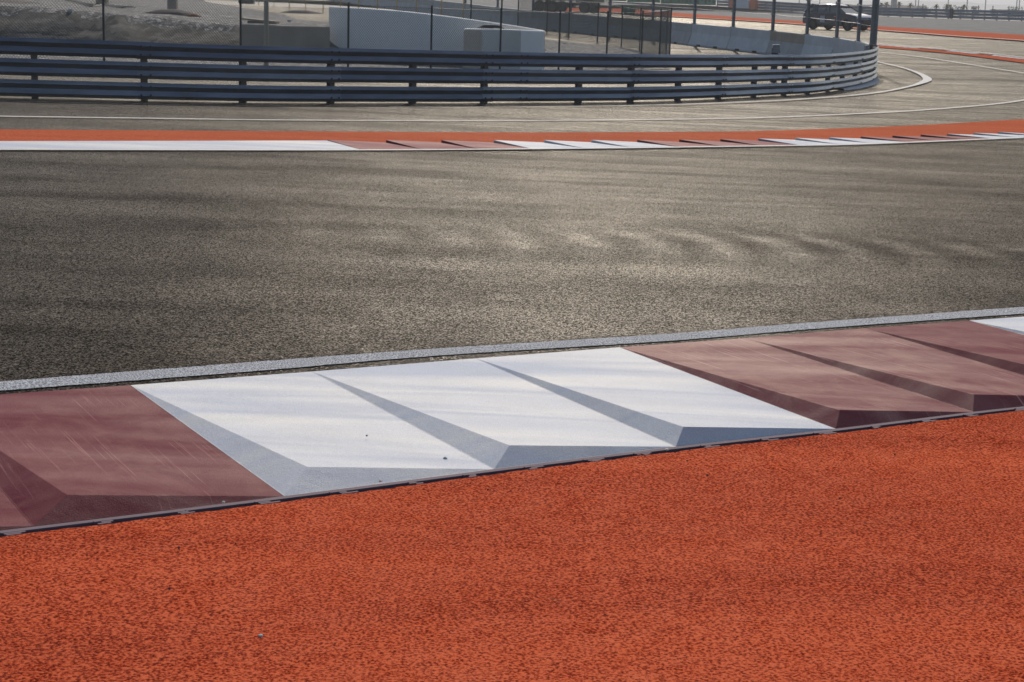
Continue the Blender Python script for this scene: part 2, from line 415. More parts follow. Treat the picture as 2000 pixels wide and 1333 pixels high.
# ------------------------------------------------------------ ground, one sheet to the horizon
def axis(lims):
    out = []
    for a, b, n in lims: out += [a + (b - a) * i / n for i in range(n)]
    return out + [lims[-1][1]]
xs = axis([(-6000, -600, 6), (-600, -60, 12), (-60, 70, 65), (70, 600, 12), (600, 6000, 6)])
ys = axis([(-400, -20, 6), (-20, 150, 85), (150, 420, 20), (420, 1500, 8), (1500, 9000, 6)])
mb = MB(); vs = [(x, y, gz(x, y) - .05) for y in ys for x in xs]; nx = len(xs)
mb.add(vs, [(j * nx + i, j * nx + i + 1, (j + 1) * nx + i + 1, (j + 1) * nx + i) for j in range(len(ys) - 1) for i in range(nx - 1)], 0, True)
tag(mb.build('ground', M['ground']), kind='structure')

# photo curves (pixels of the 2000 x 1333 photograph)
KB = UL([(0, 1041), (555, 973), (965, 920), (1320, 876), (1632, 841), (1900, 808), (2000, 797)], 0, 0, 0)      # outer base of near kerb
KA = UL([(0, 775), (255, 760), (610, 733), (930, 707), (1210, 685), (1455, 667), (1690, 647), (1893, 632), (2000, 623)], 0, 0, 0)
FK_N = [(0, 296.5), (640, 297.5), (1000, 295.5), (1300, 292), (1600, 287.5), (1750, 283), (2000, 272.5)]
FK_F = [(0, 285), (640, 283), (1000, 283.5), (1300, 281), (1500, 279), (1750, 273), (2000, 263)]
OR_F = [(0, 257), (500, 260), (1000, 262.5), (1300, 261.5), (1500, 259), (1750, 250), (2000, 236)]
fkn = UL(FK_N); fkf = UL(FK_F); orf = UL(OR_F)
# beyond the frame the inner edge of the track bends round the hairpin
BK_N = [(2000, 115.5), (1860, 100.5), (1709, 87.5), (1600, 79), (1400, 64)]   # kerb, track side, back straight
BK_F = [(2000, 118.5), (1860, 103.5), (1709, 90), (1600, 81.5), (1400, 66)]
BO_F = [(2000, 125.5), (1860, 107.5), (1709, 94.5), (1600, 86), (1400, 69)]
def around(a, b, bulge, n=3):
    """points that join the end of polyline a to the start of b round the bend outside the frame"""
    p, q = a[-1], b[0]; mid = (p + q) / 2; rad = (q - p).length / 2; dirn = Vector(((q - p).y, -(q - p).x, 0)).normalized()
    return [mid + (p - mid) * math.cos(math.pi * k / (n + 1)) + dirn * bulge * math.sin(math.pi * k / (n + 1)) for k in range(1, n + 1)]
bkn, bkf, bof = UL(BK_N), UL(BK_F), UL(BO_F)
def ring(a, b, bulge): return list(a) + around(a, b, bulge, 9) + list(b)
inner_track_edge = ring(fkn, bkn, 15)
kerb_inner = ring(fkf, bkf, 14.6)
orange_inner = ring(orf, bof, 12.5)

# main track: between near kerb and far kerb, round the bend, and the back straight
kaX = ext(KA, 25, 30)
track_near = [Vector((p.x, p.y, 0)) for p in kaX]
strip('track_asphalt', ext(kaX, 0, 0), ext(fkn, 25, 0) + around(fkn, bkn, 15, 9)[:4], 140, 40, M['track'], .012)
# everything else paved: one lighter sheet over the inside of the circuit
pav_n = [Vector((-60, 23, 0)), Vector((-20, 23, 0)), Vector((10, 24, 0)), Vector((60, 26, 0)), Vector((110, 30, 0))]
far_line = [at(-900, -20, 175), at(200, -18, 165), at(900, 2, 150)] + [U(1310, 35), U(1500, 46), U(1710, 62), U(1850, 74), U(2000, 83), U(2200, 104)]
far_line = ext(far_line, 10, 20)
strip('road_asphalt', pav_n, far_line, 150, 90, M['access'], .006)
# dark shoulder strip between the orange band and the white line
white_in = UL([(0, 232), (300, 236), (600, 239.5), (1000, 240), (1250, 238), (1500, 233.5), (1750, 222), (1900, 211), (2000, 199), (2080, 184), (2110, 172), (2080, 158), (2000, 146), (1900, 130), (1800, 114.5), (1722, 105.5), (1600, 96), (1480, 86)])
shoulder = asphalt('shoulder_asphalt', (.015, .013, .010), (.050, .043, .034), (.13, .112, .088), 90, .16, .01, .23, .24, .002, (.06, 1.0, 1))
wi_front = UL([(0, 232), (300, 236), (600, 239.5), (1000, 240), (1250, 238), (1500, 233.5), (1750, 222), (1900, 211), (2000, 199)])
strip('road_shoulder', ext(orf, 22, 0), ext(wi_front, 22, 0), 120, 8, shoulder, .012)

# orange areas
slot_out = []
for i, p in enumerate(KB):
    t = (KB[min(i + 1, len(KB) - 1)] - KB[max(i - 1, 0)]).normalized(); slot_out.append(p + Vector((t.y, -t.x, 0)) * .095)
near_back = [Vector((-14, -8, 0)), Vector((-4, -8, 0)), Vector((4, -8, 0)), Vector((16, -8, 0))]
so_ = ext(slot_out, 12, 14)
strip('orange_runoff', so_, near_back, 900, 12, M['orange'], .012, rag=.012)
strip('orange_strip', ext(kerb_inner, 22, 10), ext(orange_inner, 22, 10), 260, 8, M['orange_far'], .018)
ob_top = [at(900, -4, 150), at(1000, 4.5, 140), U(1150, 16), U(1310, 26.5), U(1500, 39.5), U(1710, 53.5), U(1850, 61.5), U(2000, 71), U(2150, 83)]
ob_bot = [at(900, 3, 135), at(1000, 11, 128), U(1150, 24.5), U(1310, 35), U(1500, 46), U(1710, 61.5), U(1850, 72.5), U(2000, 82.5), U(2150, 97)]
ob_top = ext(catmull(ob_top), 20, 30); ob_bot = ext(catmull(ob_bot), 20, 30)
strip('outer_orange_strip', ob_top, ob_bot, 120, 6, M['orange_far'], .02)
ribbon('outer_edge_line', [p for p in ob_bot], .35, M['line_far'], .03, 120)

# gravel bed rising to the far guard rail
rail_pts = [(900, -13, 262), (1000, -7, 258), (1150, 1, 252), (1310, 8.5, 246), (1400, 12.5, 240), (1500, 20, 234), (1600, 26, 229), (1709, 32, 224), (1850, 37, 214), (2000, 42, 203), (2200, 50, 190)]
rail_base = ext(catmull([at(*p) for p in rail_pts]), 60, 60)
obt = [Vector((p.x, p.y, gz(p.x, p.y) - .02)) for p in ob_top]
strip('gravel_trap', obt, [p + Vector((0, 0, 0)) for p in rail_base], 120, 20, M['gravelbed'], 0, abs_z=True)
rb2 = [p + Vector((p.x * .05, 6, -.1)) for p in rail_base]
strip('gravel_verge', rail_base, rb2, 80, 3, M['gravelbed'], 0, abs_z=True)

# gravel yard inside the hairpin
yard_f = ext([U(0, 121), U(300, 128), U(680, 135.5), U(1000, 139), U(1250, 139), U(1308, 137)], 22, 0)
yard_b = [at(-300, -5, 110), U(200, 20), U(600, 42), U(900, 60), U(1065, 79), U(1225, 97), U(1300, 112)]
strip('yard_gravel', yard_f, yard_b, 80, 30, M['gravel'], .014)

# lines
def pl(pts): return UL(pts)
W1a = UL([(0, 771), (500, 732), (850, 702), (1300, 673), (1600, 648), (2000, 618.5)])
W1b = UL([(0, 753), (500, 714), (850, 688), (1300, 659), (1600, 635), (2000, 605.5)])
strip('edge_line', ext(W1a, 12, 12), ext(W1b, 12, 12), 1400, 3, M['line'], .017, rag=.007, both=True)
fe = ext(inner_track_edge, 22, 10); ribbon('far_edge_line', [p - Vector((0, .12, 0)) for p in fe], .14, M['line_far'], .026, 300)
ribbon('hairpin_outer_line', ext(white_in, 22, 5), .13, M['line_far'], .024, 260)
inner_w = UL([(760, 212.8), (1000, 212.6), (1300, 208.5), (1500, 201.2), (1600, 195), (1700, 186), (1775, 172.5), (1803, 164), (1811, 158), (1800, 149), (1770, 137.5), (1737, 129), (1700, 121)])
ribbon('hairpin_inner_line', ext(inner_w, 0, 6), lambda t: .02 + .11 * min(1, t * 4) + .18 * math.exp(-((t - .66) / .07) ** 2), M['line_far'], .024, 260)

# ------------------------------------------------------------ kerbs
HP = .069
def kerb_teeth(parent, tops, bases, peaks, colours, gzo=.018):
    """one block per tooth: bilinear ramp, side wedge face and front bevel"""
    for i, cm in enumerate(colours):
        A0, A1, B0, B1, P = tops[i], tops[i + 1], bases[i], bases[i + 1], peaks[i]
        n = 12; mb = MB(); grid = []
        for j in range(n + 1):
            s = j / n
            l0 = A0.lerp(P, s); l1 = A1.lerp(B1, s)
            for k in range(n + 1):
                grid.append(l0.lerp(l1, k / n))
        mb.add(grid, [(j * (n + 1) + k, (j + 1) * (n + 1) + k, (j + 1) * (n + 1) + k + 1, j * (n + 1) + k + 1) for j in range(n) for k in range(n)], 0, True)
        side = []; m_ = 12
        for j in range(m_ + 1):
            s = j / m_; side += [A0.lerp(P, s), A0.lerp(B0, s)]
        mb.add(side, [(2 * j, 2 * j + 1, 2 * j + 3, 2 * j + 2) for j in range(m_)][1:] + [(0, 3, 2)], 0)
        mb.add([P, B0, B1], [(0, 1, 2)], 0)
        dz = Vector((0, 0, -.12))
        mb.add([B0, B1, B1 + dz, B0 + dz, A0, A1, A1 + dz, A0 + dz], [(0, 1, 2, 3), (4, 5, 6, 7), (0, 3, 7, 4), (1, 5, 6, 2)], 0)
        o = mb.build('kerb_block', M[cm], parent, fix=False)
        for p in o.data.polygons: pass
def gpt(p, off): return Vector((p.x, p.y, gz(p.x, p.y) + off))
tops_px = [(-150, 789), (255, 760), (610, 733), (930, 707), (1210, 685), (1455, 667), (1690, 647), (1893, 632)]
base_px = [(65, 1032), (555, 973), (965, 920), (1320, 876), (1632, 841), (1900, 808)]
peak_px = [(131, 967), (600, 912), (995, 870), (1335, 834), (1640, 801), (1902, 770.5)]
tops = [gpt(U(*p), .020) for p in tops_px]; bases = [gpt(U(*p), .008) for p in base_px]
peaks = [U(x, y, HP + .008) for x, y in peak_px]
da = tops[-1] - tops[-2]; db = bases[-1] - bases[-2]; dp = peaks[-1] - peaks[-2]
for k in range(1, 19):
    tops.append(gpt(tops[-1] + da, .020)); bases.append(gpt(bases[-1] + db, .008)); peaks.append(peaks[-1] + dp)
da = tops[0] - tops[1]; db = bases[0] - bases[1]; dp = peaks[0] - peaks[1]
tops2, bases2, peaks2 = [], [], []
tp, bp, pp = tops[0], bases[0], peaks[0]
for k in range(4):
    tp = gpt(tp + da, .020); bp = gpt(bp + db, .008); pp = pp + dp
    tops2.insert(0, tp); bases2.insert(0, bp); peaks2.insert(0, pp)
tops = tops2 + tops; bases = bases2 + bases; peaks = peaks2 + peaks
cols = ['kwhite', 'kwhite', 'kred', 'kred', 'kred', 'kwhite', 'kwhite', 'kwhite', 'kred2', 'kred2', 'kred'] + ['kwhite', 'kwhite', 'kwhite', 'kred2', 'kred2', 'kred2'] * 4
nb = min(len(bases) - 1, len(cols), len(peaks))
# tops list has one extra at its start relative to the bases: tops[i] belongs to bases[i]
near_kerb = thing('racing_kerb', gpt(bases[6], 0), 'near sawtooth kerb of white and dark red wedge blocks beside the orange run-off', 'kerb', 'sawtooth kerbs')
kerb_teeth(near_kerb, tops, bases, peaks, cols[:nb])
# lip, slot and small bridges on the outer side of the near kerb
kb = ext([bases[0]] + KB[1:-1] + [bases[nb]], 0, 0); kb = resample(kb, 120)
def offset(P, d):
    out = []
    for i, p in enumerate(P):
        t = (P[min(i + 1, len(P) - 1)] - P[max(i - 1, 0)]); t.z = 0; t.normalize(); out.append(p + Vector((t.y, -t.x, 0)) * d)
    return out
lip = MB(); a, b, c = offset(kb, .012), offset(kb, .046), offset(kb, .105)
def rib(mb, A, B, za, zb):
    vs = []
    for p, q in zip(A, B): vs += [gpt(p, za), gpt(q, zb)]
    mb.add(vs, [(2 * i, 2 * i + 1, 2 * i + 3, 2 * i + 2) for i in range(len(A) - 1)])
rib(lip, a, b, .012, .012); rib(lip, b, b, .012, -.03)
lip.build('kerb_lip', M['klip'], near_kerb, fix=False)
sl_ = MB(); rib(sl_, kb, c, -.008, -.008); sl_.build('kerb_slot', M['kdark'], near_kerb, fix=False)
br = MB(); L = cum(kb); s = .1
while s < L[-1]:
    p, t = walk(kb, s, L); t.z = 0; t.normalize(); sd_ = Vector((t.y, -t.x, 0))
    for q in range(3):
        c0 = p + sd_ * (.052 + .018 * q) + t * (random.uniform(-.03, .03) + q * .01)
        br.box(gpt(c0, .009), (random.uniform(.03, .09), .014, .014), 0, t, sd_, Vector((0, 0, 1)))
    s += random.uniform(.30, .36)
br.build('slot_bridge', M['klip'], near_kerb, fix=False)

# far kerb: wedge top (far side) and bottom (track side) pixels
fw = [((640, 282.5), (706, 297.5)), ((754, 282.5), (824, 297)), ((862, 282.5), (934, 296.5)), ((964, 282.5), (1039, 295.7)), ((1062, 282.3), (1140, 294.5)), ((1154, 282), (1233, 293)),
      ((1244, 281.5), (1328, 292)), ((1326, 280.8), (1412, 290.5)), ((1406, 279.8), (1488, 289.2)), ((1480, 278.5), (1562, 288)), ((1552, 277), (1636, 286)), ((1618, 276), (1702, 284.3)),
      ((1680, 274.3), (1772, 281.7)), ((1742, 272.4), (1828, 279)), ((1797, 270.3), (1884, 276.4)), ((1848, 268.6), (1938, 274.5)), ((1900, 266.5), (1988, 272.5)), ((1948, 264.5), (2034, 270))]
fcol = ['kredf', 'kredf', 'kredf', 'kwhite', 'kwhite', 'kwhite', 'kredf', 'kredf', 'kredf', 'kwhite', 'kwhite', 'kwhite', 'kredf', 'kredf', 'kredf', 'kwhite', 'kwhite']
far_kerb = thing('racing_kerb', gpt(U(1000, 290), 0), 'long far sawtooth kerb of white and faded red wedges along the inside of the bend', 'kerb', 'sawtooth kerbs')
ft = [gpt(U(*b_), .035) for a_, b_ in fw]; fb = [gpt(U(*a_), .030) for a_, b_ in fw]
fp = [gpt(p, .07) - Vector((0, .05, 0)) for p in fb]
# continue round the bend outside the frame
ra = resample([ft[-1]] + around(fkn, bkn, 15, 9) + [bkn[0]], 34); rb_ = resample([fb[-1]] + around(fkf, bkf, 14.6, 9) + [bkf[0]], 34)
for k in range(1, 34):
    ft.append(gpt(ra[k], .035)); fb.append(gpt(rb_[k], .030)); fp.append(gpt(rb_[k], .07))
fcol += (['kwhite'] + ['kredf', 'kredf', 'kredf', 'kwhite', 'kwhite', 'kwhite'] * 9)[:len(ft) - 1 - len(fcol)]
kerb_teeth(far_kerb, ft, fb, fp, fcol)
# flat white slab on its left
fl = MB(); n0 = 30
Aw = resample(ext(UL([(0, 296.3), (350, 297.3), (706, 297.3)]), 14, 0), n0); Bw = resample(ext(UL([(0, 285), (350, 284), (640, 283)]), 14, 0), n0)
vs = []
for p, q in zip(Aw, Bw): vs += [gpt(p, .032), gpt(q, .06), gpt(q, -.02)]
fs = []
for i in range(n0 - 1): fs += [(3 * i, 3 * i + 1, 3 * i + 4, 3 * i + 3), (3 * i + 1, 3 * i + 2, 3 * i + 5, 3 * i + 4)]
fl.add(vs, fs); fl.build('kerb_slab', M['kwhite'], far_kerb, fix=False)
# kerb of the back straight
bk = thing('racing_kerb', gpt(U(1860, 102), 0), 'low red and white kerb beyond the hairpin on the back straight', 'kerb', 'sawtooth kerbs')
Pn, Pf = resample(bkn, 41), resample(bkf, 41); cs = ['kwhite', 'kwhite', 'kred', 'kwhite', 'kwhite', 'kred', 'kred', 'kwhite']
for i in range(40):
    mb = MB(); h0, h1 = .10, .03; a0, a1, b0, b1 = Pn[i], Pn[i + 1], Pf[i], Pf[i + 1]
    mb.add([gpt(a0, .03), gpt(a1, .03), gpt(b1, .05), gpt(b0, .075), gpt(b1, -.02), gpt(b0, -.02), gpt(a0, -.02)], [(0, 1, 2, 3), (3, 2, 4, 5), (0, 3, 5, 6)])
    mb.build('kerb_block', M[cs[(i // 2) % 8]], bk, fix=False)

# pebbles on the kerb and run-off
for x, y, r, lab in ((870, 898, .011, 'small grey-green stone on the front edge of the first white kerb block'), (716, 852, .006, 'tiny dark grit speck in the middle of the first white kerb block'),
                     (508, 1244, .008, 'lone grey pebble on the orange run-off in the foreground'), (437, 983, .007, 'small white stone at the foot of the dark red kerb block'),
                     (1302, 880, .009, 'white chip at the foot between the second and third white kerb blocks'), (743, 941, .007, 'small white crumb on the shaded front of the first white block')):
    h = {0.011: .016, .006: .045}.get(r, .012)
    if (x, y) == (743, 941): h = .045
    if (x, y) == (437, 983): h = .025
    p = U(x, y, h); mb = MB(); bm = bmesh.new(); bmesh.ops.create_icosphere(bm, subdivisions=2, radius=r)
    for v in bm.verts:
        v.co *= 1 + .5 * noise.noise(v.co * 60 + Vector((x, y, 0))); v.co.z *= .75
    mb.add([v.co + p + Vector((0, 0, r * .4)) for v in bm.verts], [[v.index for v in f.verts] for f in bm.faces]); bm.free()
    tag(mb.build('pebble', M['rock'] if 'white' in lab.split(' kerb')[0] and 'stone' in lab and 'grey' not in lab or 'chip' in lab or 'crumb' in lab else M['pebble'], loc=p), lab, 'stone', 'loose stones')

# loose grit and rubber crumbs gathered along the kerb
gm = MB(); rg = random.Random(5); KL = cum(kb)
for q in range(420):
    s_ = rg.uniform(0, KL[-1]); p, t = walk(kb, s_, KL); sd_ = Vector((t.y, -t.x, 0)).normalized()
    o_ = rg.gauss(.115, .035) if q % 3 else rg.uniform(.1, 1.1); rr = rg.uniform(.0018, .0045) * (1 if q % 9 else 1.6)
    c = p + sd_ * o_; c = gpt(c, .014 + rr * .5); e = [Vector((rg.uniform(.6, 1.3), 0, 0)), Vector((0, rg.uniform(.6, 1.3), 0)), Vector((0, 0, .8))]
    gm.add([c + e[0] * rr, c + e[1] * rr, c - e[0] * rr, c - e[1] * rr, c + e[2] * rr, c - e[2] * rr], [(0, 1, 4), (1, 2, 4), (2, 3, 4), (3, 0, 4), (1, 0, 5), (2, 1, 5), (3, 2, 5), (0, 3, 5)])
tag(gm.build('grit', simple('dark_grit', (.03, .022, .02), (.12, .09, .08), 30, .9, 0)), 'fine dark grit scattered along the lower edge of the near kerb', 'grit', kind='stuff')

# ------------------------------------------------------------ near triple guard rail
WP = [(.036, -.008), (.040, .004), (.078, .046), (.085, .060), (.080, .072), (.040, .140), (.036, .150), (.040, .160), (.080, .228), (.085, .238), (.080, .252), (.046, .300), (.040, .308)]
rail_px = [(0, 186.5), (125, 189.5), (250, 192.3), (500, 197), (750, 198), (1000, 197.7), (1250, 195.5), (1400, 190.5), (1500, 185.3), (1582, 181), (1640, 173.5), (1675, 166.5), (1700, 158.5)]
rp = [U(x, y, .05) for x, y in rail_px]; rp = [Vector((p.x, p.y, 0)) for p in rp]
e0 = rp[-1]; e1 = U(1709, 150, .05); e1.z = 0
rp += [e1, e1 + Vector((.12, 1.2, 0)), e1 + Vector((.05, 2.0, 0))]
RP = ext(catmull(rp, 10), 14, 0); RL = cum(RP)
def s_at_px(px):
    best = 0; bd = 1e9
    for i, p in enumerate(RP):
        if i == 0: continue
        a_ = proj(gpt(RP[i - 1], .5))[0]; b_ = proj(gpt(p, .5))[0]
        if (a_ - px) * (b_ - px) <= 0 and a_ != b_: return RL[i - 1] + (RL[i] - RL[i - 1]) * (px - a_) / (b_ - a_)
    return None
post_s = [s_at_px(x) for x in (68, 283, 477, 650, 810, 950, 1135, 1237, 1330, 1409, 1478, 1537, 1583, 1622, 1650, 1675, 1692)]
post_s = [s for s in post_s if s is not None]
s = post_s[0] - 2
while s > 0: post_s.insert(0, s); s -= 2
s = post_s[-1] + 2
while s < RL[-1]: post_s.append(s); s += 2
seam_s = [s_at_px(x) for x in (283, 650, 950, 1018, 1237, 1409, 1540, 1622, 1678)]
seam_s = [0, seam_s[0] - 8, seam_s[0] - 4] + seam_s + [min(RL[-1], seam_s[-1] + 3.5), RL[-1]]
seam_s = sorted(x for x in set(seam_s) if 0 <= x <= RL[-1])
gr = thing('guard_rail', gpt(walk(RP, post_s[5], RL)[0], 0), 'curved triple beam steel guard rail in front of the chain link fence', 'guard rail', 'guard rails')
def frame_at(s):
    p, t = walk(RP, s, RL); p2, t2 = walk(RP, min(RL[-1], s + .3), RL); t = (t + t2); t.z = 0; t.normalize()
    return gpt(p, 0), Vector((t.y, -t.x, 0)), t
for k, zb in enumerate((.05, .43, .81)):
    for i in range(len(seam_s) - 1):
        s0, s1 = seam_s[i] - (.0 if i == 0 else .16), min(RL[-1], seam_s[i + 1] + .16)
        if s1 - s0 < .2: continue
        n = max(2, int((s1 - s0) / .35)); fr = []
        lay = .004 if i % 2 else 0.0
        mb = MB(); jz = random.uniform(-.006, .006)
        prof = [(u + lay, z + zb + jz) for u, z in WP] + [(u + lay - .004, z + zb + jz) for u, z in reversed(WP)]
        for j in range(n + 1):
            o_, sd_, _ = frame_at(s0 + (s1 - s0) * j / n); fr.append((o_, sd_))
        mb.sweep(prof, fr, sm=False)
        beam = mb.build('rail_beam', M['beam'][(i + k * 2 + i * k) % 3], gr)
        # bolts at both ends and at the middle post
        bb = MB()
        for se, full in ((seam_s[i + 1] - .09, 1), (seam_s[i + 1] + .09, 1)):
            if se > s1: continue
            o_, sd_, t_ = frame_at(se)
            for zz in (.03, .07, .23, .275):
                u_ = .036 if zz in (.03, .275) else .083
                bb.tube(o_ + sd_ * (u_ + lay) + Vector((0, 0, zb + zz)), o_ + sd_ * (u_ + lay + .018) + Vector((0, 0, zb + zz)), .021, 6)
        for ps in post_s:
            if s0 < ps < s1:
                o_, sd_, t_ = frame_at(ps); bb.tube(o_ + sd_ * (.012 + lay) + Vector((0, 0, zb + .15)), o_ + sd_ * (.034 + lay) + Vector((0, 0, zb + .15)), .018, 6)
        if bb.v:
            bo = bb.build('bolts', M['bolt'], None); bo['_o'] = tuple(gr.location)
            for v in bo.data.vertices: v.co -= gr.location
            bo.parent = beam; bo.name = 'beam_bolts'; bo['kind'] = 'stuff'
for s in post_s:
    o_, sd_, t_ = frame_at(s); mb = MB(); c = o_ - sd_ * .075
    for off_, dim in ((-.0, (.012, .12, 1.14)),): mb.box(c + Vector((0, 0, .52)), dim, 0, t_, sd_)
    for q in (-1, 1): mb.box(c + sd_ * (.06 * q) + Vector((0, 0, .52)), (.11, .012, 1.14), 0, t_, sd_)
    mb.build('post', M['post_steel'], gr)
# rough concrete footing at the nose of the rail
mb = MB(); fr = []
s_a = s_at_px(1640)
n = 24
for j in range(n + 1):
    s = s_a + (post_s[-1] - s_a) * j / n; o_, sd_, _ = frame_at(s)
    w = .22 * math.sin(math.pi * min(1, .15 + j / n)) + .12 + .10 * noise.noise(o_ * 2); fr.append((o_, sd_, w))
vs = []
for o_, sd_, w in fr: vs += [gpt(o_ - sd_ * .25, .02), gpt(o_ - sd_ * .2, .06), gpt(o_ + sd_ * w * .8, .055 + .02 * noise.noise(o_ * 5)), gpt(o_ + sd_ * w, .01)]
fs = []
for i in range(n):
    for q in range(3): a_ = i * 4 + q; fs.append((a_, a_ + 1, a_ + 5, a_ + 4))
mb.add(vs, fs); mb.build('concrete_footing', M['concrete_new'], gr)

# ------------------------------------------------------------ fences
def fence(name, pts, h, label, pitch=.09, wr=.0045, bars=(), post_r=.032, extra_bar=False, top_over=.08, group='chain link fences'):
    """pts: (px, Y) positions of posts; wires are real crossing strands"""
    base = []
    for px, Y in pts:
        q = at(px, 100, Y); q = at(px + (100 - 0) * 0, 100, Y); base.append(gpt(q, 0))
    root = thing(name, base[len(base) // 2], label, 'fence', group)
    for p in base:
        mb = MB(); mb.tube(p - Vector((0, 0, .1)), p + Vector((0, 0, h + top_over)), post_r, 8); mb.build('fence_post', M['fpost'], root)
    for a, b in zip(base, base[1:]):
        mb = MB(); d = b - a; L_ = Vector((d.x, d.y, 0)).length; H_ = h - .03; side = Vector((-d.y, d.x, 0)).normalized()
        def pt(u, z): return a + d * (u / L_) + Vector((0, 0, .03 + z))
        k = -H_
        while k < L_:
            for sg in (0, 1):
                u0, z0, u1, z1 = k, 0, k + H_, H_
                if sg: z0, z1 = H_, 0
                # clip to the panel
                if u0 < 0: z0 = z0 + (z1 - z0) * (0 - u0) / (u1 - u0); u0 = 0
                if u1 > L_: z1 = z0 + (z1 - z0) * (L_ - u0) / (u1 - u0); u1 = L_
                if u1 - u0 > .02:
                    off_ = side * (wr if sg else -wr)
                    mb.tube(pt(u0, z0) + off_, pt(u1, z1) + off_, wr, 3, cap=False)
            k += pitch
        for z in (.0, H_): mb.tube(pt(0, z), pt(L_, z), wr * 1.4, 4, cap=False)
        mb.build('wire_mesh', M['wire'], root, fix=False)
    return root
front = [(-330, 45), (-60, 46.3), (203, 48.5), (470, 51.5), (680, 54), (842, 56.2), (977, 58.6), (1092, 61), (1185, 63.6), (1253, 66.6), (1288, 69.6), (1308, 72.5)]
fence('chain_link_fence', front, 1.92, 'dark green chain link fence running along behind the guard rail')
back = [(1301, 73.5), (1249, 77), (1213, 81), (1166, 85), (1110, 89.5), (1067, 94), (1010, 98.5)]
fence('chain_link_fence', back, 1.75, 'rear chain link fence closing the gravel yard in front of the concrete blocks', pitch=.11)
# bare frame of a gate standing behind the white wall
g0 = gpt(at(919, 60, 66), 0); g1 = gpt(at(979, 60, 64), 0)
gt = thing('gate_frame', g0, 'thin bare steel gate frame with one crossbar behind the white wall', 'gate')
for p in (g0, g1):
    mb = MB(); mb.tube(p, p + Vector((0, 0, 2.9)), .03, 8); mb.build('gate_post', M['fpost'], gt)
mb = MB(); mb.tube(g0 + Vector((0, 0, 1.9)), g1 + Vector((0, 0, 1.9)), .016, 6); mb.build('crossbar', M['fpost'], gt)

# ------------------------------------------------------------ white wall and its small box
def slab_wall(pt_list, thick, name, mt, parent=None, loc=None):
    """pt_list: (front top point) list; stands down to the ground"""
    mb = MB(); n = len(pt_list); vs = []
    for i, p in enumerate(pt_list):
        t = pt_list[min(i + 1, n - 1)] - pt_list[max(i - 1, 0)]; t.z = 0; t.normalize(); bk_ = Vector((-t.y, t.x, 0))
        q = p + bk_ * thick
        vs += [gpt(p, -.1), p, q, gpt(q, -.1)]
    fs = [(0, 1, 2, 3), tuple(4 * (n - 1) + k for k in (3, 2, 1, 0))]
    for i in range(n - 1):
        for k in range(4):
            a_ = 4 * i + k; b_ = 4 * i + (k + 1) % 4; fs.append((a_, b_, b_ + 4, a_ + 4))
    mb.add(vs, fs); o = mb.build(name, mt, parent, loc)
    bv = o.modifiers.new('bevel', 'BEVEL'); bv.width = .06; bv.segments = 3; return o
wt = [at(641, 13.5, 62), at(720, 17.5, 61.6), at(800, 24, 61.2), at(880, 33.5, 60.9), at(960, 44.5, 60.7), at(1010, 52, 60.6), at(1062, 60.5, 60.5)]
wt = catmull(wt, 4)
ww = thing('white_wall', gpt(wt[0], 0), 'long white rendered wall with sloping sunlit top behind the chain link fence', 'wall')
slab_wall(wt, .55, 'wall', M['whitewall'], ww)
bxt = [at(905, 56.5, 59.4), at(985, 57.8, 59.4), at(1063, 61, 59.4)]
bx = thing('block_box', gpt(bxt[0], 0), 'small low white box with cream end panel in front of the white wall', 'box')
slab_wall(bxt, .75, 'box_body', M['whitewall'], bx)
pa, pb = at(906, 58, 59.385), at(941, 58, 59.385); mb = MB()
vs = [gpt(pa, 0), gpt(pb, 0), Vector((pb.x, pb.y, pb.z - .02)), Vector((pa.x, pa.y, pa.z - .02))]; dd = Vector((0, -.02, 0))
mb.add(vs + [v + dd for v in vs], [(0, 1, 2, 3), (4, 5, 6, 7), (0, 1, 5, 4), (1, 2, 6, 5), (2, 3, 7, 6), (3, 0, 4, 7)]); mb.build('end_panel', M['cream'], bx)
# coil of cable on the box
ct = at(959, 54.5, 59.9); mb = MB(); ct.z = at(959, 57.2, 59.6).z + .03
for q in range(7):
    P = [ct + Vector((.42 * math.cos(a_) * (1 - q * .07) + random.uniform(-.02, .02), .22 * math.sin(a_), .012 * q + random.uniform(0, .02))) for a_ in [i * math.pi / 8 for i in range(17)]]
    mb.path(P, .013, 5)
mb.path(catmull([ct + Vector((.05, -.3, 0)), ct + Vector((.06, -.38, -.12)), ct + Vector((0, -.4, -.35)), ct + Vector((-.25, -.4, -.6)), ct + Vector((-.4, -.4, -.85))], 5), .008, 5)
mb.path([ct, ct + Vector((-.02, 0, .3))], .006, 4)
tag(mb.build('cable_coil', M['black'], loc=ct), 'black cable coiled on top of the small white box', 'cable')

# ------------------------------------------------------------ concrete blocks with debris posts
jt = [(560, -32), (640, -23), (712, -15), (780, -7), (846, .5), (909, 7), (972, 14), (1041, 21), (1114, 26.5), (1191, 33), (1275, 39), (1356, 46.5), (1432, 53), (1509, 60), (1576, 67), (1634, 74), (1676, 80.5), (1706, 88)]
TP = []
for i, (x, y) in enumerate(jt):
    if x >= 972: p = U(x, y + .5, 1.0)
    else:
        step = TP_prev = None; p = None
    TP.append(p)
k0 = next(i for i, p in enumerate(TP) if p is not None)
dlt = (TP[k0 + 2] - TP[k0]) / 2; dlt.z = 0
Yk = TP[k0].y
for i in range(k0 - 1, -1, -1):
    Yk += 6.5 + (k0 - i) * .9; q = at(jt[i][0], jt[i][1], Yk); TP[i] = q
JP = [(-.30, 0), (-.30, .09), (-.27, .13), (-.24, .22), (-.115, .60), (-.10, .98), (-.085, 1.0), (.085, 1.0), (.10, .98), (.115, .60), (.24, .22), (.27, .13), (.30, .09), (.30, 0)]
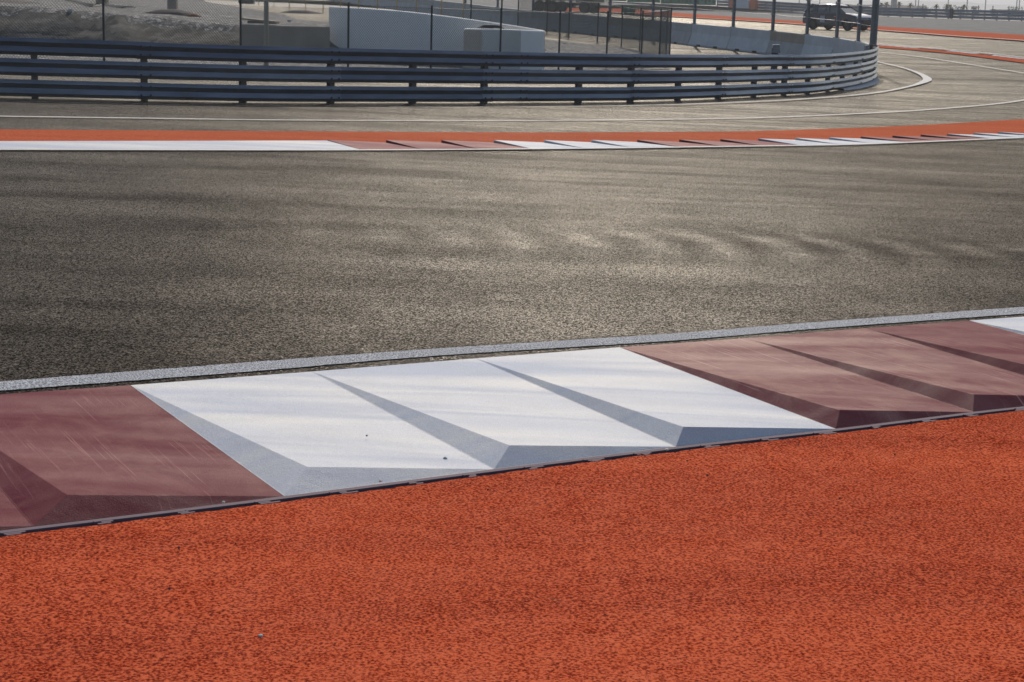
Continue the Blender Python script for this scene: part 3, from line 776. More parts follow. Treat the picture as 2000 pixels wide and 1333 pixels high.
words = ['farthest', 'second farthest', 'third farthest', 'fourth farthest', 'fifth farthest', 'sixth farthest', 'seventh farthest', 'eighth farthest', 'ninth farthest', 'tenth farthest', 'eleventh farthest', 'twelfth farthest', 'thirteenth farthest', 'fourth from the rail nose', 'third from the rail nose', 'second from the rail nose', 'nearest the rail nose']
for i in range(len(TP) - 1):
    a, b = TP[i].copy(), TP[i + 1].copy(); za, zb = a.z - 1.0, b.z - 1.0
    t = b - a; t.z = 0; t.normalize(); sd_ = Vector((t.y, -t.x, 0)); mb = MB()
    ga = t * .018; fa = [(Vector((a.x, a.y, za)) + ga, sd_), (Vector((b.x, b.y, zb)) - ga, sd_)]
    pr = JP if i < len(TP) - 3 else [(-.12, 0), (-.12, 1.0), (.12, 1.0), (.12, 0)]
    mb.sweep(pr, fa)
    extra = {9: ' with a darker grey upper face', 12: ' with the black marker before it', 13: ' with a darker upper band'}.get(i, '')
    o = mb.build('concrete_barrier', M['concrete_new'] if i in (11, 12, 14, 15, 16) else M['concrete'], loc=(a.x, a.y, za))
    tag(o, 'grey concrete barrier block, ' + words[i] + (' in the row' if extra else ' in the row behind the guard rail') + extra, 'barrier', 'concrete barrier blocks in a row')
    if i < len(TP) - 3:
        for fq in (.28, .72):
            mb = MB(); c = Vector((a.x, a.y, za)).lerp(Vector((b.x, b.y, zb)), fq); mb.box(c + sd_ * .295 + Vector((0, 0, .05)), (.34, .03, .10), 0, t, sd_)
            q = mb.build('lifting_slot', M['black'], None, loc=(a.x, a.y, za)); q.parent = o; q.location = (0, 0, 0)
    if i in (9, 13):  # darker concrete plate over the upper face
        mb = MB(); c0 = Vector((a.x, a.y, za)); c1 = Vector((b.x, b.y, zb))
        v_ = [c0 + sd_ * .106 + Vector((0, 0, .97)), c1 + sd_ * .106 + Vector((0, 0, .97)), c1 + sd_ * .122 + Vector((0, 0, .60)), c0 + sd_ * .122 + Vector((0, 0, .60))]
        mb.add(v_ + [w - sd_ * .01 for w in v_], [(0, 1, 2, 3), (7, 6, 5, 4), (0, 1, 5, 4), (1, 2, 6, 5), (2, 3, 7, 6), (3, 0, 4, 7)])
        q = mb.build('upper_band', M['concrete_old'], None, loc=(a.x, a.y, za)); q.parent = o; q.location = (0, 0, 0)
# one debris fence: posts on top of the blocks and cables between them
dfc = thing('debris_fence', TP[11], 'tall steel debris fence posts and cables mounted on the concrete barrier blocks', 'fence')
PH = 3.6
ptops = []
for i in range(3, len(TP)):
    p = TP[i]; nxt = TP[min(i + 1, len(TP) - 1)]; prv = TP[i - 1]; t = nxt - prv; t.z = 0; t.normalize(); sd_ = Vector((t.y, -t.x, 0))
    lean = Vector((.03, 0, 0)); mb = MB(); c = p + Vector((0, 0, PH / 2)) + lean * 0
    mb.box(c, (.02, .10, PH), 0, t, sd_)
    for q in (-1, 1): mb.box(c + sd_ * (.053 * q), (.095, .012, PH), 0, t, sd_)
    mb.box(p + Vector((0, 0, .012)), (.26, .2, .024), 0, t, sd_)
    for z in (.7, 1.4, 2.1, 2.8): mb.box(p + sd_ * .1 + Vector((0, 0, z)), (.05, .04, .07), 0, t, sd_)
    mb.build('debris_post', M['galv'], dfc); ptops.append((p, sd_))
for z in (.7, 1.4, 2.1, 2.8, 3.5):
    mb = MB()
    for (p, s1), (q, s2) in zip(ptops, ptops[1:]):
        mid = (p + q) / 2 + Vector((0, 0, z - .02)); mb.path([p + s1 * .1 + Vector((0, 0, z)), mid + (s1 + s2) * .05, q + s2 * .1 + Vector((0, 0, z))], .009, 5)
    mb.build('cable', M['cable'], dfc, fix=False)
# extra doubled end post on a steel base at the nose
p = TP[-1] + Vector((-.16, -.3, 0)); mb = MB(); b0 = gpt(p, 0)
for q in (0, .16):
    mb.tube(b0 + Vector((q, 0, 0)), b0 + Vector((q + .02, 0, 4.9)), .055, 8)
for z in [.9 + .18 * k for k in range(21)]:
    mb.tube(b0 + Vector((0, 0, z)), b0 + Vector((.16, 0, z + .18)), .012, 4); mb.tube(b0 + Vector((.16, 0, z)), b0 + Vector((0, 0, z + .18)), .012, 4)
mb.box(b0 + Vector((.0, 0, .5)), (.42, .3, 1.0))
tag(mb.build('end_post', M['galv'], loc=b0), 'dark doubled steel end post with lattice bracing at the nose of the guard rail', 'post')

# marker post just inside the rail
p = U(1513, 110); p = gpt(at(1513, 110, 58.5), 0); mk = thing('marker_post', p, 'short black marker post with a grey cap inside the guard rail', 'post')
hh = (at(1513, 87, p.y).z - p.z)
mb = MB(); mb.box(p + Vector((0, 0, hh * .45)), (.20, .16, hh * .9)); mb.build('post_body', M['black'], mk)
mb = MB(); mb.box(p + Vector((.03, 0, hh - .14)), (.26, .20, .26), taper=.8); mb.build('cap', M['galv'], mk)

# ------------------------------------------------------------ dirt bank on the left
def nz(x, y, s=1.0, a=1.0): return a * noise.noise(Vector((x * s, y * s, 3.1)))
crest = [(-600, -4), (-200, 6), (0, 12), (140, 20), (300, 34), (400, 45), (500, 50), (580, 52), (650, 53)]
def crest_y(px):
    for (a, b), (c, d) in zip(crest, crest[1:]):
        if px <= c: return b + (d - b) * (px - a) / (c - a)
    return crest[-1][1]
mb = MB(); rows = []; cols_ = 70
for i in range(cols_ + 1):
    px = -600 + 1235 * i / cols_
    c = at(px, crest_y(px), 63 + nz(px * .02, 0) * .8); f = gpt(at(px, 105, 60.3 + nz(px * .015, 9) * .6), -.05)
    col_ = []
    for j in range(9):
        t = j / 8; q = f.lerp(c, t); q.z = f.z + (c.z - f.z) * (t ** .75) + nz(q.x, q.y + t * 5, 1.1, .16) * (1 if 0 < j < 8 else .3); col_.append(q)
    pz = HC - 1.0
    for Yb in (64.5, 67, 71, 76, 84, 95, 110, 130, 160, 200):
        t = min(1, (Yb - 63) / 14); xr = c.x * Yb / 63 if px < 400 else c.x * Yb / 63 - (px - 400) / 235 * (Yb - 63) * .13
        q = Vector((xr, Yb, c.z + (pz - c.z) * t + nz(xr, Yb, .5, .09) + nz(xr, Yb, 2.1, .04))); col_.append(q)
    rows.append(col_)
m2 = len(rows[0]); vs = [q for r_ in rows for q in r_]
# right-hand skirt down to the yard
last = rows[-1]; sk = [gpt(q + Vector((1.6, 0, 0)), -.05) for q in last]; vs += sk
fs = [(i * m2 + j, (i + 1) * m2 + j, (i + 1) * m2 + j + 1, i * m2 + j + 1) for i in range(cols_ + 1) for j in range(m2 - 1)]
mb.add(vs, fs, 0, True)
bank = mb.build('dirt_bank', M['dirt']); tag(bank, kind='structure')
if sum(p.normal.z for p in bank.data.polygons) < 0: bank.data.flip_normals()
for p in bank.data.polygons:
    if (p.center.y > 62.5): p.material_index = 1
bank.data.materials.append(M['gravel'])
dg = bpy.context.evaluated_depsgraph_get()
def on_bank(px, py):
    d = ray(px, py); hit, loc, nrm, idx = bank.ray_cast(CAM, d)
    return loc if hit else U(px, py)
# broken concrete retaining face
rt = [at(470, 47.5, 60.5), at(540, 50.5, 60.8), at(600, 51.5, 61), at(645, 52.5, 61.2)]
rw = slab_wall(rt, .4, 'retaining_wall', M['concrete_old'], None, gpt(rt[0], 0)); tag(rw, 'stained brown concrete retaining wall left of the white wall', 'wall')
# slab on the top of it
p = on_bank(510, 43); mb = MB(); c = at(508, 40, 61.2); mb.box(c, (1.15, .8, .06), 0, Vector((.99, .0, -.07)).normalized())
mb.box(c + Vector((.1, .1, -.07)), (1.0, .6, .08), 0)
tag(mb.build('broken_slab', M['concrete_old'], loc=c), 'flat broken slab lying on the edge of the dirt bank behind the cream pole', 'slab')
# cream pole and grey column
p = gpt(at(520, 92, 53.5), 0); mb = MB(); mb.tube(p, p + Vector((0, 0, 6.5)), .075, 12, .06)
tag(mb.build('pole', M['pole_cream'], loc=p), 'thick cream coloured pole in front of the dirt bank', 'pole')
p = on_bank(337, 20.5); kk = p.y / 3500; cl_ = thing('column', p, 'square grey column with darker foot beside the soil mound', 'column')
mb = MB(); mb.box(p + Vector((0, 0, .2)), (17 * kk, 17 * kk, .55)); mb.build('column_foot', M['concrete_old'], cl_)
mb = MB(); mb.box(p + Vector((0, 0, 2.2)), (14 * kk, 14 * kk, 3.5)); mb.build('column_shaft', M['concrete_new'], cl_)
def mound(px, py, w, h, label, mt):
    c = on_bank(px, py); mb = MB(); n, r_ = 22, 7; vs = [c + Vector((0, 0, h))]
    for k in range(1, r_ + 1):
        for a_ in range(n):
            t = k / r_; an = 2 * math.pi * a_ / n; rr = t * (1 + .25 * noise.noise(Vector((math.cos(an) * 1.5, math.sin(an) * 1.5, px))))
            q = c + Vector((w * rr * math.cos(an), w * .6 * rr * math.sin(an), h * (1 - t * t) ** 1.2 - .08 * (k == r_))); q.z += .12 * h * noise.noise(q * 3) * (k < r_); vs.append(q)
    fs = [(0, 1 + a_, 1 + (a_ + 1) % n) for a_ in range(n)]
    for k in range(r_ - 1):
        for a_ in range(n): o1 = 1 + k * n; o2 = o1 + n; fs.append((o1 + a_, o2 + a_, o2 + (a_ + 1) % n, o1 + (a_ + 1) % n))
    mb.add(vs, fs, 0, True); return tag(mb.build('soil_mound', mt, loc=c), label, 'mound')
mound(335, 28, 1.1, .20, 'dark soil mound around the foot of the grey column', M['mound'])
mound(378, 33, .38, .12, 'small rust red heap of soil beside the dark mound', M['rust_soil'])
mound(590, 27, 1.5, .24, 'long low brown soil mound left of the white wall behind the cream pole', M['mound'])
mound(-60, 4, 4.0, .25, 'shaded soil heap at the edge of the dirt bank', M['mound'])
# rubble stones
rl = [(137, 23, .10, 'white lump of rock on the crest of the dirt bank'), (190, 13, .06, 'pale stone beside the black hoses'), (226, 12, .07, 'pale stone under the beige crate'), (263, 16, .06, 'pale stone at the end of the black hoses'),
      (69, 2, .07, 'white stone above the far end of the crest'), (1062, 101, .10, 'white rubble lump at the corner of the white box'), (1103, 88, .09, 'white rubble in the gravel yard between two fence posts'), (1075, 96, .06, 'small pale stone by the white box in the gravel yard'), (1145, 100, .05, 'small pale stone on the dark yard gravel'), (565, 43, .07, 'bluish stone on the gravel behind the cream pole')]
for x, y, r, lab in rl:
    p = on_bank(x, y) if x < 1000 else U(x, y); bm = bmesh.new(); bmesh.ops.create_icosphere(bm, subdivisions=2, radius=r); mb = MB()
    for v in bm.verts: v.co *= 1 + .6 * noise.noise(v.co * 9 + Vector((x, y, 0))); v.co.z *= .7
    mb.add([v.co + p + Vector((0, 0, r * .4)) for v in bm.verts], [[v.index for v in f.verts] for f in bm.faces]); bm.free()
    tag(mb.build('rock', M['rock'], loc=p), lab, 'rock', 'loose rocks')
mb = MB()
for q in range(4):
    P = catmull([on_bank(x, y + q * .8) + Vector((0, 0, .05 + .04 * (k % 2))) for k, (x, y) in enumerate(((128, .5), (150, 5), (175, 10 + q), (205, 12), (232, 14 + q * .5), (258, 16.5)))], 5); mb.path(P, .022, 5)
tag(mb.build('hose_bundle', M['black'], loc=on_bank(180, 10)), 'tangled black hoses lying on top of the dirt bank', 'hose')
p = on_bank(200, 9); mb = MB(); mb.box(p + Vector((0, 0, .3)), (.55, .5, .6)); mb.box(p + Vector((0, -.01, .62)), (.6, .56, .05))
tag(mb.build('crate', M['box'], loc=p), 'beige crate among the black hoses on the dirt bank', 'crate')
mb = MB(); p = on_bank(483, 8); mb.box(p + Vector((0, 0, .35)), (1.3, 1.0, .7)); mb.tube(p + Vector((-.55, -.55, .2)), p + Vector((-.55, -.4, .2)), .25, 14)
tag(mb.build('dark_trailer', M['truck'], loc=p), 'dark low trailer shape with one wheel behind the fence post', 'trailer')
# yellow stakes
sx = [(505, 12), (535, 15), (565, 19), (597, 21), (631, 27), (665, 26), (700, 30), (737, 33), (775, 37), (813, 41), (862, 46), (905, 53)]
st0 = None
for k, (x, y) in enumerate(sx):
    p = on_bank(x, y) if x < 640 else at(x, y, 100 - (x - 640) * .08)
    if x >= 640: p = gpt(p, 0)
    lab = f'thin yellow stake, {words[k] if k < 11 else "last"} in the line of stakes, counted from the cream pole'.replace(' farthest', '').replace('farthest', 'first').replace('second', 'second')
    if st0 is None:
        mb = MB(); mb.tube(p, p + Vector((0, 0, 2.0)), .035, 6, .03); mb.tube(p + Vector((0, 0, .9)), p + Vector((0, 0, .94)), .045, 6)
        st0 = mb.build('yellow_stake', M['yellow'], loc=p); tag(st0, lab, 'stake', 'yellow stakes beyond the wall'); st0.location = p
    else: dup(st0, loc=p, label=lab)

# ------------------------------------------------------------ cars
def wheel(parent, x, y, r, w, side):
    mb = MB(); n = 28
    prof = [(r * .62, -w / 2), (r * .95, -w / 2), (r, -w * .35), (r, w * .35), (r * .95, w / 2), (r * .62, w / 2)]
    vs = []
    for k in range(n):
        a_ = 2 * math.pi * k / n
        for rr, yy in prof: vs.append((x + rr * math.cos(a_), y + yy, r + rr * math.sin(a_)))
    m_ = len(prof); fs = [(k * m_ + j, k * m_ + (j + 1) % m_, ((k + 1) % n) * m_ + (j + 1) % m_, ((k + 1) % n) * m_ + j) for k in range(n) for j in range(m_)]
    mb.add(vs, fs, 0, True); wh = lbuild(mb, 'wheel', M['tyre'], parent)
    mb = MB(); mb.tube((x, y - w * .42, r), (x, y + w * .42, r), r * .2, 12)
    for k in range(10):
        a_ = 2 * math.pi * k / 10; d = Vector((math.cos(a_), 0, math.sin(a_))); c = Vector((x, y + side * w * .40, r)) + d * r * .38
        mb.box(c, (r * .55, .02, r * .12), 0, d, Vector((0, 1, 0)), d.cross(Vector((0, 1, 0))))
    mb.tube((x, y - w * .3 * side, r), (x, y + w * .2 * side, r), r * .61, 20)
    rm = lbuild(mb, 'rim', M['rim'], parent); rm.parent = wh; return wh
def suv(px, py, heading, label):
    c = U(px, py); c = gpt(c, .03)
    root = thing('parked_car', c, label, 'car', None, heading)
    # lower body outline x forward, z up
    def arch(cx, r=.40, n=7): return [(cx + r * math.cos(math.pi * k / n), .34 + r * math.sin(math.pi * k / n)) for k in range(n + 1)]
    out = [(2.24, .36), (2.30, .55), (2.30, .72), (2.22, .86), (2.02, .97), (1.55, 1.05), (1.08, 1.10), (-1.9, 1.10), (-2.22, 1.06), (-2.30, .85), (-2.30, .45), (-2.2, .36)]
    out = out + [(x, z) for x, z in reversed(arch(-1.36))] + [(x, z) for x, z in reversed(arch(1.38))]
    out = [(x, max(.30, z)) for x, z in out]
    secs = [(.70, .03), (.86, .012), (.93, 0)]
    mb = MB(); n = len(out)
    ys = [(-.93, 1), (-.90, 1)]
    rings = []
    def inset(x, z, k):    # pull towards the middle at the rounded sides
        return (x * (1 - .018 * k), .30 + (z - .30) * (1 - .03 * k) if z > .8 else z)
    for y, k in ((-.93, 2.0), (-.90, .7), (-.80, 0), (.80, 0), (.90, .7), (.93, 2.0)):
        nose = lambda x: x - (.22 * (abs(y) / .93) ** 3 if x > 1.9 else (-.12 * (abs(y) / .93) ** 3 if x < -1.9 else 0))
        rings.append([(nose(inset(x, z, k)[0]), y, inset(x, z, k)[1]) for x, z in out])
    vs = [p for r_ in rings for p in r_]
    fs = [(i * n + j, i * n + (j + 1) % n, (i + 1) * n + (j + 1) % n, (i + 1) * n + j) for i in range(len(rings) - 1) for j in range(n)]
    fs += [tuple(range(n))[::-1], tuple((len(rings) - 1) * n + k for k in range(n))]
    mb.add(vs, fs, 0, False)
    body = lbuild(mb, 'body', M['paintnavy'], root)
    # glasshouse
    gl = [(1.12, 1.09, .80), (.25, 1.57, .62), (-1.4, 1.56, .61), (-2.15, 1.09, .78)]
    mb = MB(); vs = []
    for x, z, w in gl: vs += [(x, -w, z), (x, w, z)]
    mb.add(vs, [(0, 1, 3, 2), (2, 3, 5, 4), (4, 5, 7, 6), (0, 2, 4, 6), (1, 7, 5, 3)]); lbuild(mb, 'window_glass', M['glass'], root)
    mb = MB()      # roof
    vs = []; rx = [(.50, 1.50, .60), (.2, 1.60, .60), (-.6, 1.64, .60), (-1.45, 1.58, .60), (-1.95, 1.42, .59)]
    for x, z, w in rx: vs += [(x, -w - .03, z - .05), (x, -w * .7, z), (x, w * .7, z), (x, w + .03, z - .05)]
    fs = [(4 * i + k, 4 * i + k + 1, 4 * i + k + 5, 4 * i + k + 4) for i in range(4) for k in range(3)]
    mb.add(vs, fs, 0, True); rf = lbuild(mb, 'roof', M['paintnavy'], root); sol = rf.modifiers.new('s', 'SOLIDIFY'); sol.thickness = .04
    mb = MB()      # pillars
    for s_ in (-1, 1):
        mb.path([Vector((1.14, s_ * .81, 1.09)), Vector((.22, s_ * .63, 1.60))], .035, 6)
        mb.path([Vector((-.15, s_ * .81, 1.09)), Vector((-.2, s_ * .63, 1.60))], .035, 6)
        mb.path([Vector((-1.12, s_ * .80, 1.09)), Vector((-1.2, s_ * .62, 1.60))], .04, 6)
        mb.path([Vector((-2.12, s_ * .79, 1.09)), Vector((-1.6, s_ * .62, 1.60))], .07, 6)
    lbuild(mb, 'pillar', M['paintnavy'], root)
    for s_ in (-1, 1):
        mb = MB(); mb.box((.78, s_ * 1.0, 1.17), (.13, .2, .14), taper=.8); lbuild(mb, 'wing_mirror', M['paintnavy'], root)
        mb = MB(); mb.box((2.10, s_ * .70, .82), (.20, .34, .10), taper=.7); lbuild(mb, 'headlight', M['lampglass'], root)
        for x in (1.38, -1.36): wheel(root, x, s_ * .80, .355, .235, s_)
    mb = MB(); mb.box((2.29, 0, .58), (.05, .95, .24)); lbuild(mb, 'grille', M['black'], root)
    mb = MB(); mb.box((2.0, 0, .32), (.5, 1.7, .08)); mb.box((0, 0, .30), (3.9, 1.65, .12)); lbuild(mb, 'underbody', M['black'], root)
    mb = MB(); mb.box((.55, -.945, .86), (.42, .02, .05)); lbuild(mb, 'amber_strip', M['amber'], root)
    mb.v = []; mb = MB(); mb.box((-.55, -.945, .68), (.36, .012, .42)); lbuild(mb, 'door_placard', M['placard'], root)
    mb = MB(); mb.box((-.2, .1, 1.70), (.22, .16, .12), taper=.7); mb.tube((-.2, .1, 1.7), (-.2, .1, 1.82), .025, 6); lbuild(mb, 'roof_beacon', M['black'], root)
    return root
suv(1636, 60.3, R(-47), 'dark navy estate car with grey door placard driving on the back straight')

def truck(px, py, heading, label):
    c = gpt(at(px, py, 172), 0); root = thing('army_truck', c, label, 'truck', None, heading)
    mb = MB(); mb.box((0, 0, .85), (6.4, .9, .25)); mb.box((2.2, 0, .7), (.5, 2.2, .3)); mb.box((-.2, .9, .75), (1.0, .5, .5)); mb.box((-.2, -.9, .75), (1.0, .5, .5)); lbuild(mb, 'chassis', M['chassis'], root)
    mb = MB(); mb.box((2.35, 0, 1.75), (1.9, 2.2, 1.5), taper=.9); lbuild(mb, 'cab', M['truck'], root)
    mb = MB(); mb.box((-1.0, 0, 1.75), (4.3, 2.3, 1.3)); lbuild(mb, 'load_bed', M['truck'], root)
    mb = MB(); mb.box((3.25, 0, 2.1), (.05, 1.7, .6)); lbuild(mb, 'windscreen', M['glass'], root)
    for x in (-2.5, -1.1, 2.3):
        for s_ in (-1, 1): wheel(root, x, s_ * .95, .56, .36, s_)
    return root
truck(1108, 23, R(-28), 'dark six wheeled truck on the far track seen through the fences')

# ------------------------------------------------------------ far side of the circuit
RB = rail_base; RBL = cum(RB)
def rb_at_px(px):
    for i in range(1, len(RB)):
        a_, b_ = proj(RB[i - 1])[0], proj(RB[i])[0]
        if (a_ - px) * (b_ - px) <= 0 and a_ != b_: return RBL[i - 1] + (RBL[i] - RBL[i - 1]) * (px - a_) / (b_ - a_)
    return RBL[-1] if px > 1500 else 0
def far_frame(s):
    p, t = walk(RB, s, RBL); t = t.copy(); t.z = 0; t.normalize(); return p, Vector((t.y, -t.x, 0)), t
fr_ = thing('guard_rail', walk(RB, rb_at_px(1800), RBL)[0], 'distant triple beam guard rail along the top of the gravel trap', 'guard rail', 'guard rails')
s0, s1 = rb_at_px(1400), RBL[-1] - 20
for zb in (.08, .44, .80):
    s = s0
    while s < s1:
        e = min(s1, s + 8); mb = MB(); f4 = [far_frame(s + (e - s) * k / 4)[:2] for k in range(5)]
        mb.sweep([(u, z + zb) for u, z in WP] + [(u - .006, z + zb) for u, z in reversed(WP)], f4); mb.build('rail_beam', M['beam'][2], fr_); s = e + .0
s = s0; k = 0
while s < s1 and k < 99:
    p, sd_, t_ = far_frame(s); mb = MB(); mb.box(p - sd_ * .08 + Vector((0, 0, .55)), (.14, .12, 1.12), 0, t_, sd_); mb.build('post', M['post_steel'], fr_); s += 2.0 if px else 2; k += 1
p, sd_, t_ = far_frame(rb_at_px(1859)); mb = MB(); mb.box(p + sd_ * .12 + Vector((0, 0, .58)), (.55, .06, 1.12), 0, t_, sd_); mb.build('dark_panel', M['black'], fr_)
# green boards along the far rail
labs = ['green banner board with teal end, next to the orange barrier on the far side', 'bright green banner board above the gravel, left of the teal ended one', 'green banner board seen between the two debris posts over the corner of the yard fence', 'farthest green banner board, above the small green sign']
edges = [(1400, 1345), (1345, 1290), (1290, 1225), (1225, 1150)]
for k, (xr, xl) in enumerate(edges):
    sa, sb = rb_at_px(xl), rb_at_px(xr); p, sd_, t_ = far_frame((sa + sb) / 2); Lb = sb - sa
    root = thing('banner_board', p, labs[k], 'banner', 'green banner boards')
    mb = MB(); mb.box(p + sd_ * .1 + Vector((0, 0, .75)), (Lb * .985, .08, 1.4), 0, t_, sd_); mb.build('board', M['bteal'] if k == 0 else M['bgreen'], root)
    mb = MB()
    for q in range(7):
        mb.box(p + sd_ * .155 + t_ * (Lb * (-.42 + .14 * q)) + Vector((0, 0, .5 + .25 * (q % 2))), (Lb * .08, .02, .35 + .15 * (q % 3)), 0, t_, sd_)
    mb.build('printed_pattern', M['bdark'], root)
# water filled barriers with orange ends
sa, sb = rb_at_px(1410), rb_at_px(1482)
for k, (f0, f1, mt, lab) in enumerate(((0, .14, 'marker', None), (.14, .3, 'whiteplastic', None), (.3, .44, 'marker', 'orange plastic barrier piece left of the white panel on the far side'), (.44, .84, 'whiteplastic', 'white plastic barrier between two orange pieces on the far side'), (.84, 1, 'marker', 'orange plastic barrier piece at the start of the distant guard rail'))):
    if lab is None: continue
    p, sd_, t_ = far_frame(sa + (sb - sa) * (f0 + f1) / 2); mb = MB(); Lb = (sb - sa) * (f1 - f0) * .95
    mb.box(p + sd_ * .5 + Vector((0, 0, .12)), (Lb, .6, .28), 0, t_, sd_); mb.box(p + sd_ * .5 + Vector((0, 0, .72)), (Lb, .6, .95), 0, t_, sd_, taper=.9)
    tag(mb.build('plastic_barrier', M[mt], loc=p), lab, 'barrier', 'plastic barriers')
# small green sign by the truck
p = gpt(at(1227, 24, 150), 0); kk = 150 / 3500; sg = thing('small_sign', p, 'small dark green sign board standing on the grass verge beside the truck'.replace('grass verge', 'far track edge'), 'sign')
mb = MB(); mb.box(p + Vector((0, 0, .62)), (27 * kk, .08, 17 * kk)); mb.build('board', M['bdark'], sg)
mb = MB(); mb.box(p + Vector((0, -.05, .65)), (5 * kk, .02, 8 * kk)); mb.build('emblem', M['bteal'], sg)
for q in (-1, 1): mb = MB(); mb.tube(p + Vector((q * .45, 0, 0)), p + Vector((q * .45, 0, .4)), .03, 6); mb.build('leg', M['fpost'], sg)

# vegetation and poles beyond the far rail
def palm(p, h, label, crown=.9):
    root = thing('young_palm', p, label, 'palm', 'young palms beyond the far guard rail')
    mb = MB(); mb.tube((0, 0, -.2), (.03, 0, h * .72), .13, 8, .10); lbuild(mb, 'trunk', M['trunk'], root)
    mb = MB(); rnd = random.Random(int(p.x * 10))
    for k in range(46):
        a_ = rnd.uniform(0, 6.28); el = rnd.uniform(-.3, 1.3); L_ = crown * rnd.uniform(.7, 1.1); d = Vector((math.cos(a_) * math.cos(el), math.sin(a_) * math.cos(el), math.sin(el)))
        side = d.cross(Vector((0, 0, 1))).normalized() * .06; c = Vector((.03, 0, h * .72)); P = [c + d * (L_ * t) - Vector((0, 0, .45 * t * t * L_)) for t in (0, .35, .7, 1)]
        vs = []
        for q, w in zip(P, (.5, 1.2, 1, .15)): vs += [q - side * w, q + side * w + Vector((0, 0, .02))]
        mb.add(vs, [(2 * i, 2 * i + 1, 2 * i + 3, 2 * i + 2) for i in range(3)])
    lbuild(mb, 'crown', M['leaf'], root); return root
def bush(p, h, w, label):
    root = thing('shrub', p, label, 'shrub', 'shrubs beyond the far guard rail')
    mb = MB()
    for k in range(5): mb.tube((0, 0, -.2), ((k - 2) * w * .2, 0, h * .6), .04, 5, .02)
    lbuild(mb, 'stem', M['trunk'], root); mb = MB(); rnd = random.Random(int(p.x * 7))
    for k in range(220):
        c = Vector((rnd.gauss(0, w * .33), rnd.gauss(0, w * .33), h * rnd.uniform(.25, 1))); d = Vector((rnd.uniform(-1, 1), rnd.uniform(-1, 1), rnd.uniform(-1, 1))).normalized(); e = d.orthogonal().normalized()
        mb.add([c + d * .13, c + e * .08, c - d * .13, c - e * .08], [(0, 1, 2, 3)])
    lbuild(mb, 'crown', M['bush'], root); return root
def far_pt(px, Y): q = at(px, 20, Y); return Vector((q.x, q.y, gz(q.x, q.y) - .05))
def top_h(px, py, Y): return at(px, py, Y).z - far_pt(px, Y).z
for px, py, Y, lab in ((1828, 6.5, 290, 'dense headed young palm, most upright of the row beyond the far rail'), (1777, 3.5, 300, 'young palm right of the grey pier beyond the far rail'), (1731, 2, 300, 'young palm left of the grey pier beyond the far rail'), (1720, 3, 310, 'small faint palm nearest the end of the debris fence'),
                       (1755, 0, 295, 'palm partly behind the grey pier'), (1849, 6, 285, 'ragged palm between the dense headed palm and the tall lamp pole'), (1882, 7, 290, 'leaning palm beside the shrubs by the tall lamp pole')):
    palm(far_pt(px, Y), top_h(px, py, Y) * 1.05, lab, .75)
for px, py, Y, w, lab in ((1876, 13, 280, 1.6, 'large leafy shrub at the foot of a tall lamp pole beyond the rail'), (1854, 10, 282, 1.0, 'leafy shrub left of the largest one beyond the rail'), (1903, 13, 285, 1.0, 'round shrub between two tall lamp poles'), (1942, 19, 285, 1.1, 'low shrub standing beside a short fence post beyond the rail'), (1981, 14, 280, 1.7, 'broad pale shrub at the far corner beyond the rail'), (1808, 15, 300, 2.0, 'low dry scrub by the palms beyond the rail')):
    bush(far_pt(px, Y), top_h(px, py, Y), w, lab)
pl0 = None
for k, (px, Y) in enumerate(((1793, 330), (1787.5, 340), (1888, 300), (1851, 335), (1924, 310), (1990, 290), (1985, 320), (1740, 330), (1600, 330), (1560, 340))):
    p = far_pt(px, Y); lab = ['tall thin lamp pole right of the grey pier', 'slender pole close beside the lamp pole near the grey pier', 'tall lamp pole rising out of the large shrub', 'faint tall pole behind the ragged palm', 'tall lamp pole standing alone between the shrubs', 'tall lamp pole by the broad pale shrub', 'slender second pole by the broad pale shrub', 'thin pole left of the grey pier', 'distant pole behind the roof of the car', 'distant pole left of the car'][k]
    if pl0 is None:
        mb = MB(); mb.tube(p, p + Vector((0, 0, 9)), .085, 8, .06); mb.box(p + Vector((.3, 0, 9)), (.9, .25, .12)); pl0 = tag(mb.build('lamp_pole', M['galv'], loc=p), lab, 'pole', 'lamp poles beyond the far guard rail')
    else: dup(pl0, loc=p, label=lab)
sp0 = None
for k, px in enumerate((1709, 1728, 1802, 1857, 1911, 1939, 1970)):
    Y = 262; p = far_pt(px, Y); lab = f'short dark fence post beyond the far rail, ' + ['closest to the debris fence', 'left of the grey pier', 'beside the low dry scrub', 'by the ragged palm', 'between two lamp poles', 'by the low shrub', 'before the brown building'][k]
    if sp0 is None:
        mb = MB(); mb.tube(p, p + Vector((0, 0, 1.9)), .06, 6); sp0 = tag(mb.build('short_post', M['fpost'], loc=p), lab, 'post', 'short posts beyond the far guard rail')
    else: dup(sp0, loc=p, label=lab)
Y = 320; p = far_pt(1746, Y); pr = thing('grey_pier', p, 'broad pale grey concrete pier among the palms', 'pier')
mb = MB(); mb.box(p + Vector((0, 0, 2.5)), (.75, .75, 5.2)); mb.build('shaft', M['concrete'], pr); mb = MB(); mb.box(p + Vector((0, 0, 4.9)), (1.6, .9, .8)); mb.build('pier_head', M['concrete'], pr)
Y = 420; p = far_pt(2010, Y); bh = thing('low_building', p, 'low brown roofed building at the far corner beyond the rail', 'building')
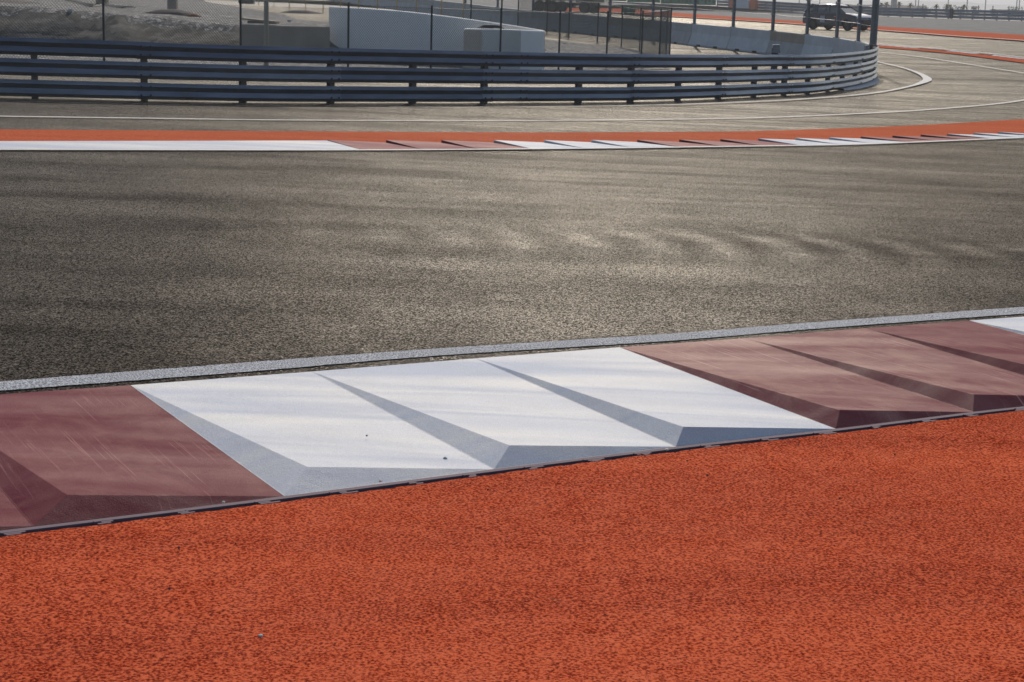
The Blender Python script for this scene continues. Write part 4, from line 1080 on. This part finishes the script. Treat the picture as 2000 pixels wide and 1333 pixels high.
mb = MB(); mb.box(p + Vector((0, 0, .5)), (12, 6, 1.0)); mb.build('wall', M['concrete'], bh); mb = MB(); mb.box(p + Vector((0, 0, 1.15)), (12.8, 6.8, .35)); mb.build('roof', M['buildbrown'], bh)
# long low earth ridge behind the rail on the left
rd = MB(); n = 60; vs = []
for i in range(n + 1):
    px = 1480 + 330 * i / n; Y = 330; b_ = far_pt(px, Y); tp = at(px, 6 + 5.5 * i / n + 1.2 * noise.noise(Vector((px * .06, 0, 0))), Y + 6); vs += [b_, tp, Vector((tp.x, tp.y + 14, b_.z))]
rd.add(vs, [(3 * i + k, 3 * i + 3 + k, 3 * i + 4 + k, 3 * i + 1 + k) for i in range(n) for k in (0, 1)], 0, True); tag(rd.build('earth_ridge', M['dirt']), kind='structure')
# hills
for q, (Y, hmul, seed) in enumerate(((3000, 1.0, 2.0), (4200, 1.5, 9.0))):
    mb = MB(); vs = []; n = 160
    for i in range(n + 1):
        x = -1400 + 3600 * i / n * (Y / 3000); hgt = (7 + 7 * abs(noise.fractal(Vector((x * .0035, seed, 0)), 1.0, 2.0, 5)) + 3 * noise.noise(Vector((x * .02, seed, 5)))) * hmul
        vs += [(x, Y - 120, HC - 3), (x, Y, HC - 1.5 + hgt), (x, Y + 300, HC - 3)]
    mb.add(vs, [(3 * i + k, 3 * i + 3 + k, 3 * i + 4 + k, 3 * i + 1 + k) for i in range(n) for k in (0, 1)], 0, True); tag(mb.build('hills', M['hill']), kind='structure')

# ------------------------------------------------------------ haze
HZ = bpy.data.materials.new('haze_air'); HZ.use_nodes = True; t = HZ.node_tree
for n_ in list(t.nodes):
    if n_.type == 'BSDF_PRINCIPLED': t.nodes.remove(n_)
pv = t.nodes.new('ShaderNodeVolumePrincipled'); pv.inputs['Color'].default_value = (.96, .97, 1, 1); pv.inputs['Density'].default_value = .00045; pv.inputs['Anisotropy'].default_value = .2
t.links.new(pv.outputs[0], t.nodes['Material Output'].inputs['Volume'])
mb = MB(); mb.box((0, 4500, 20), (14000, 10200, 46)); hz = tag(mb.build('haze', HZ), kind='stuff')

for o in bpy.data.objects:
    if '_o' in o.keys(): del o['_o']
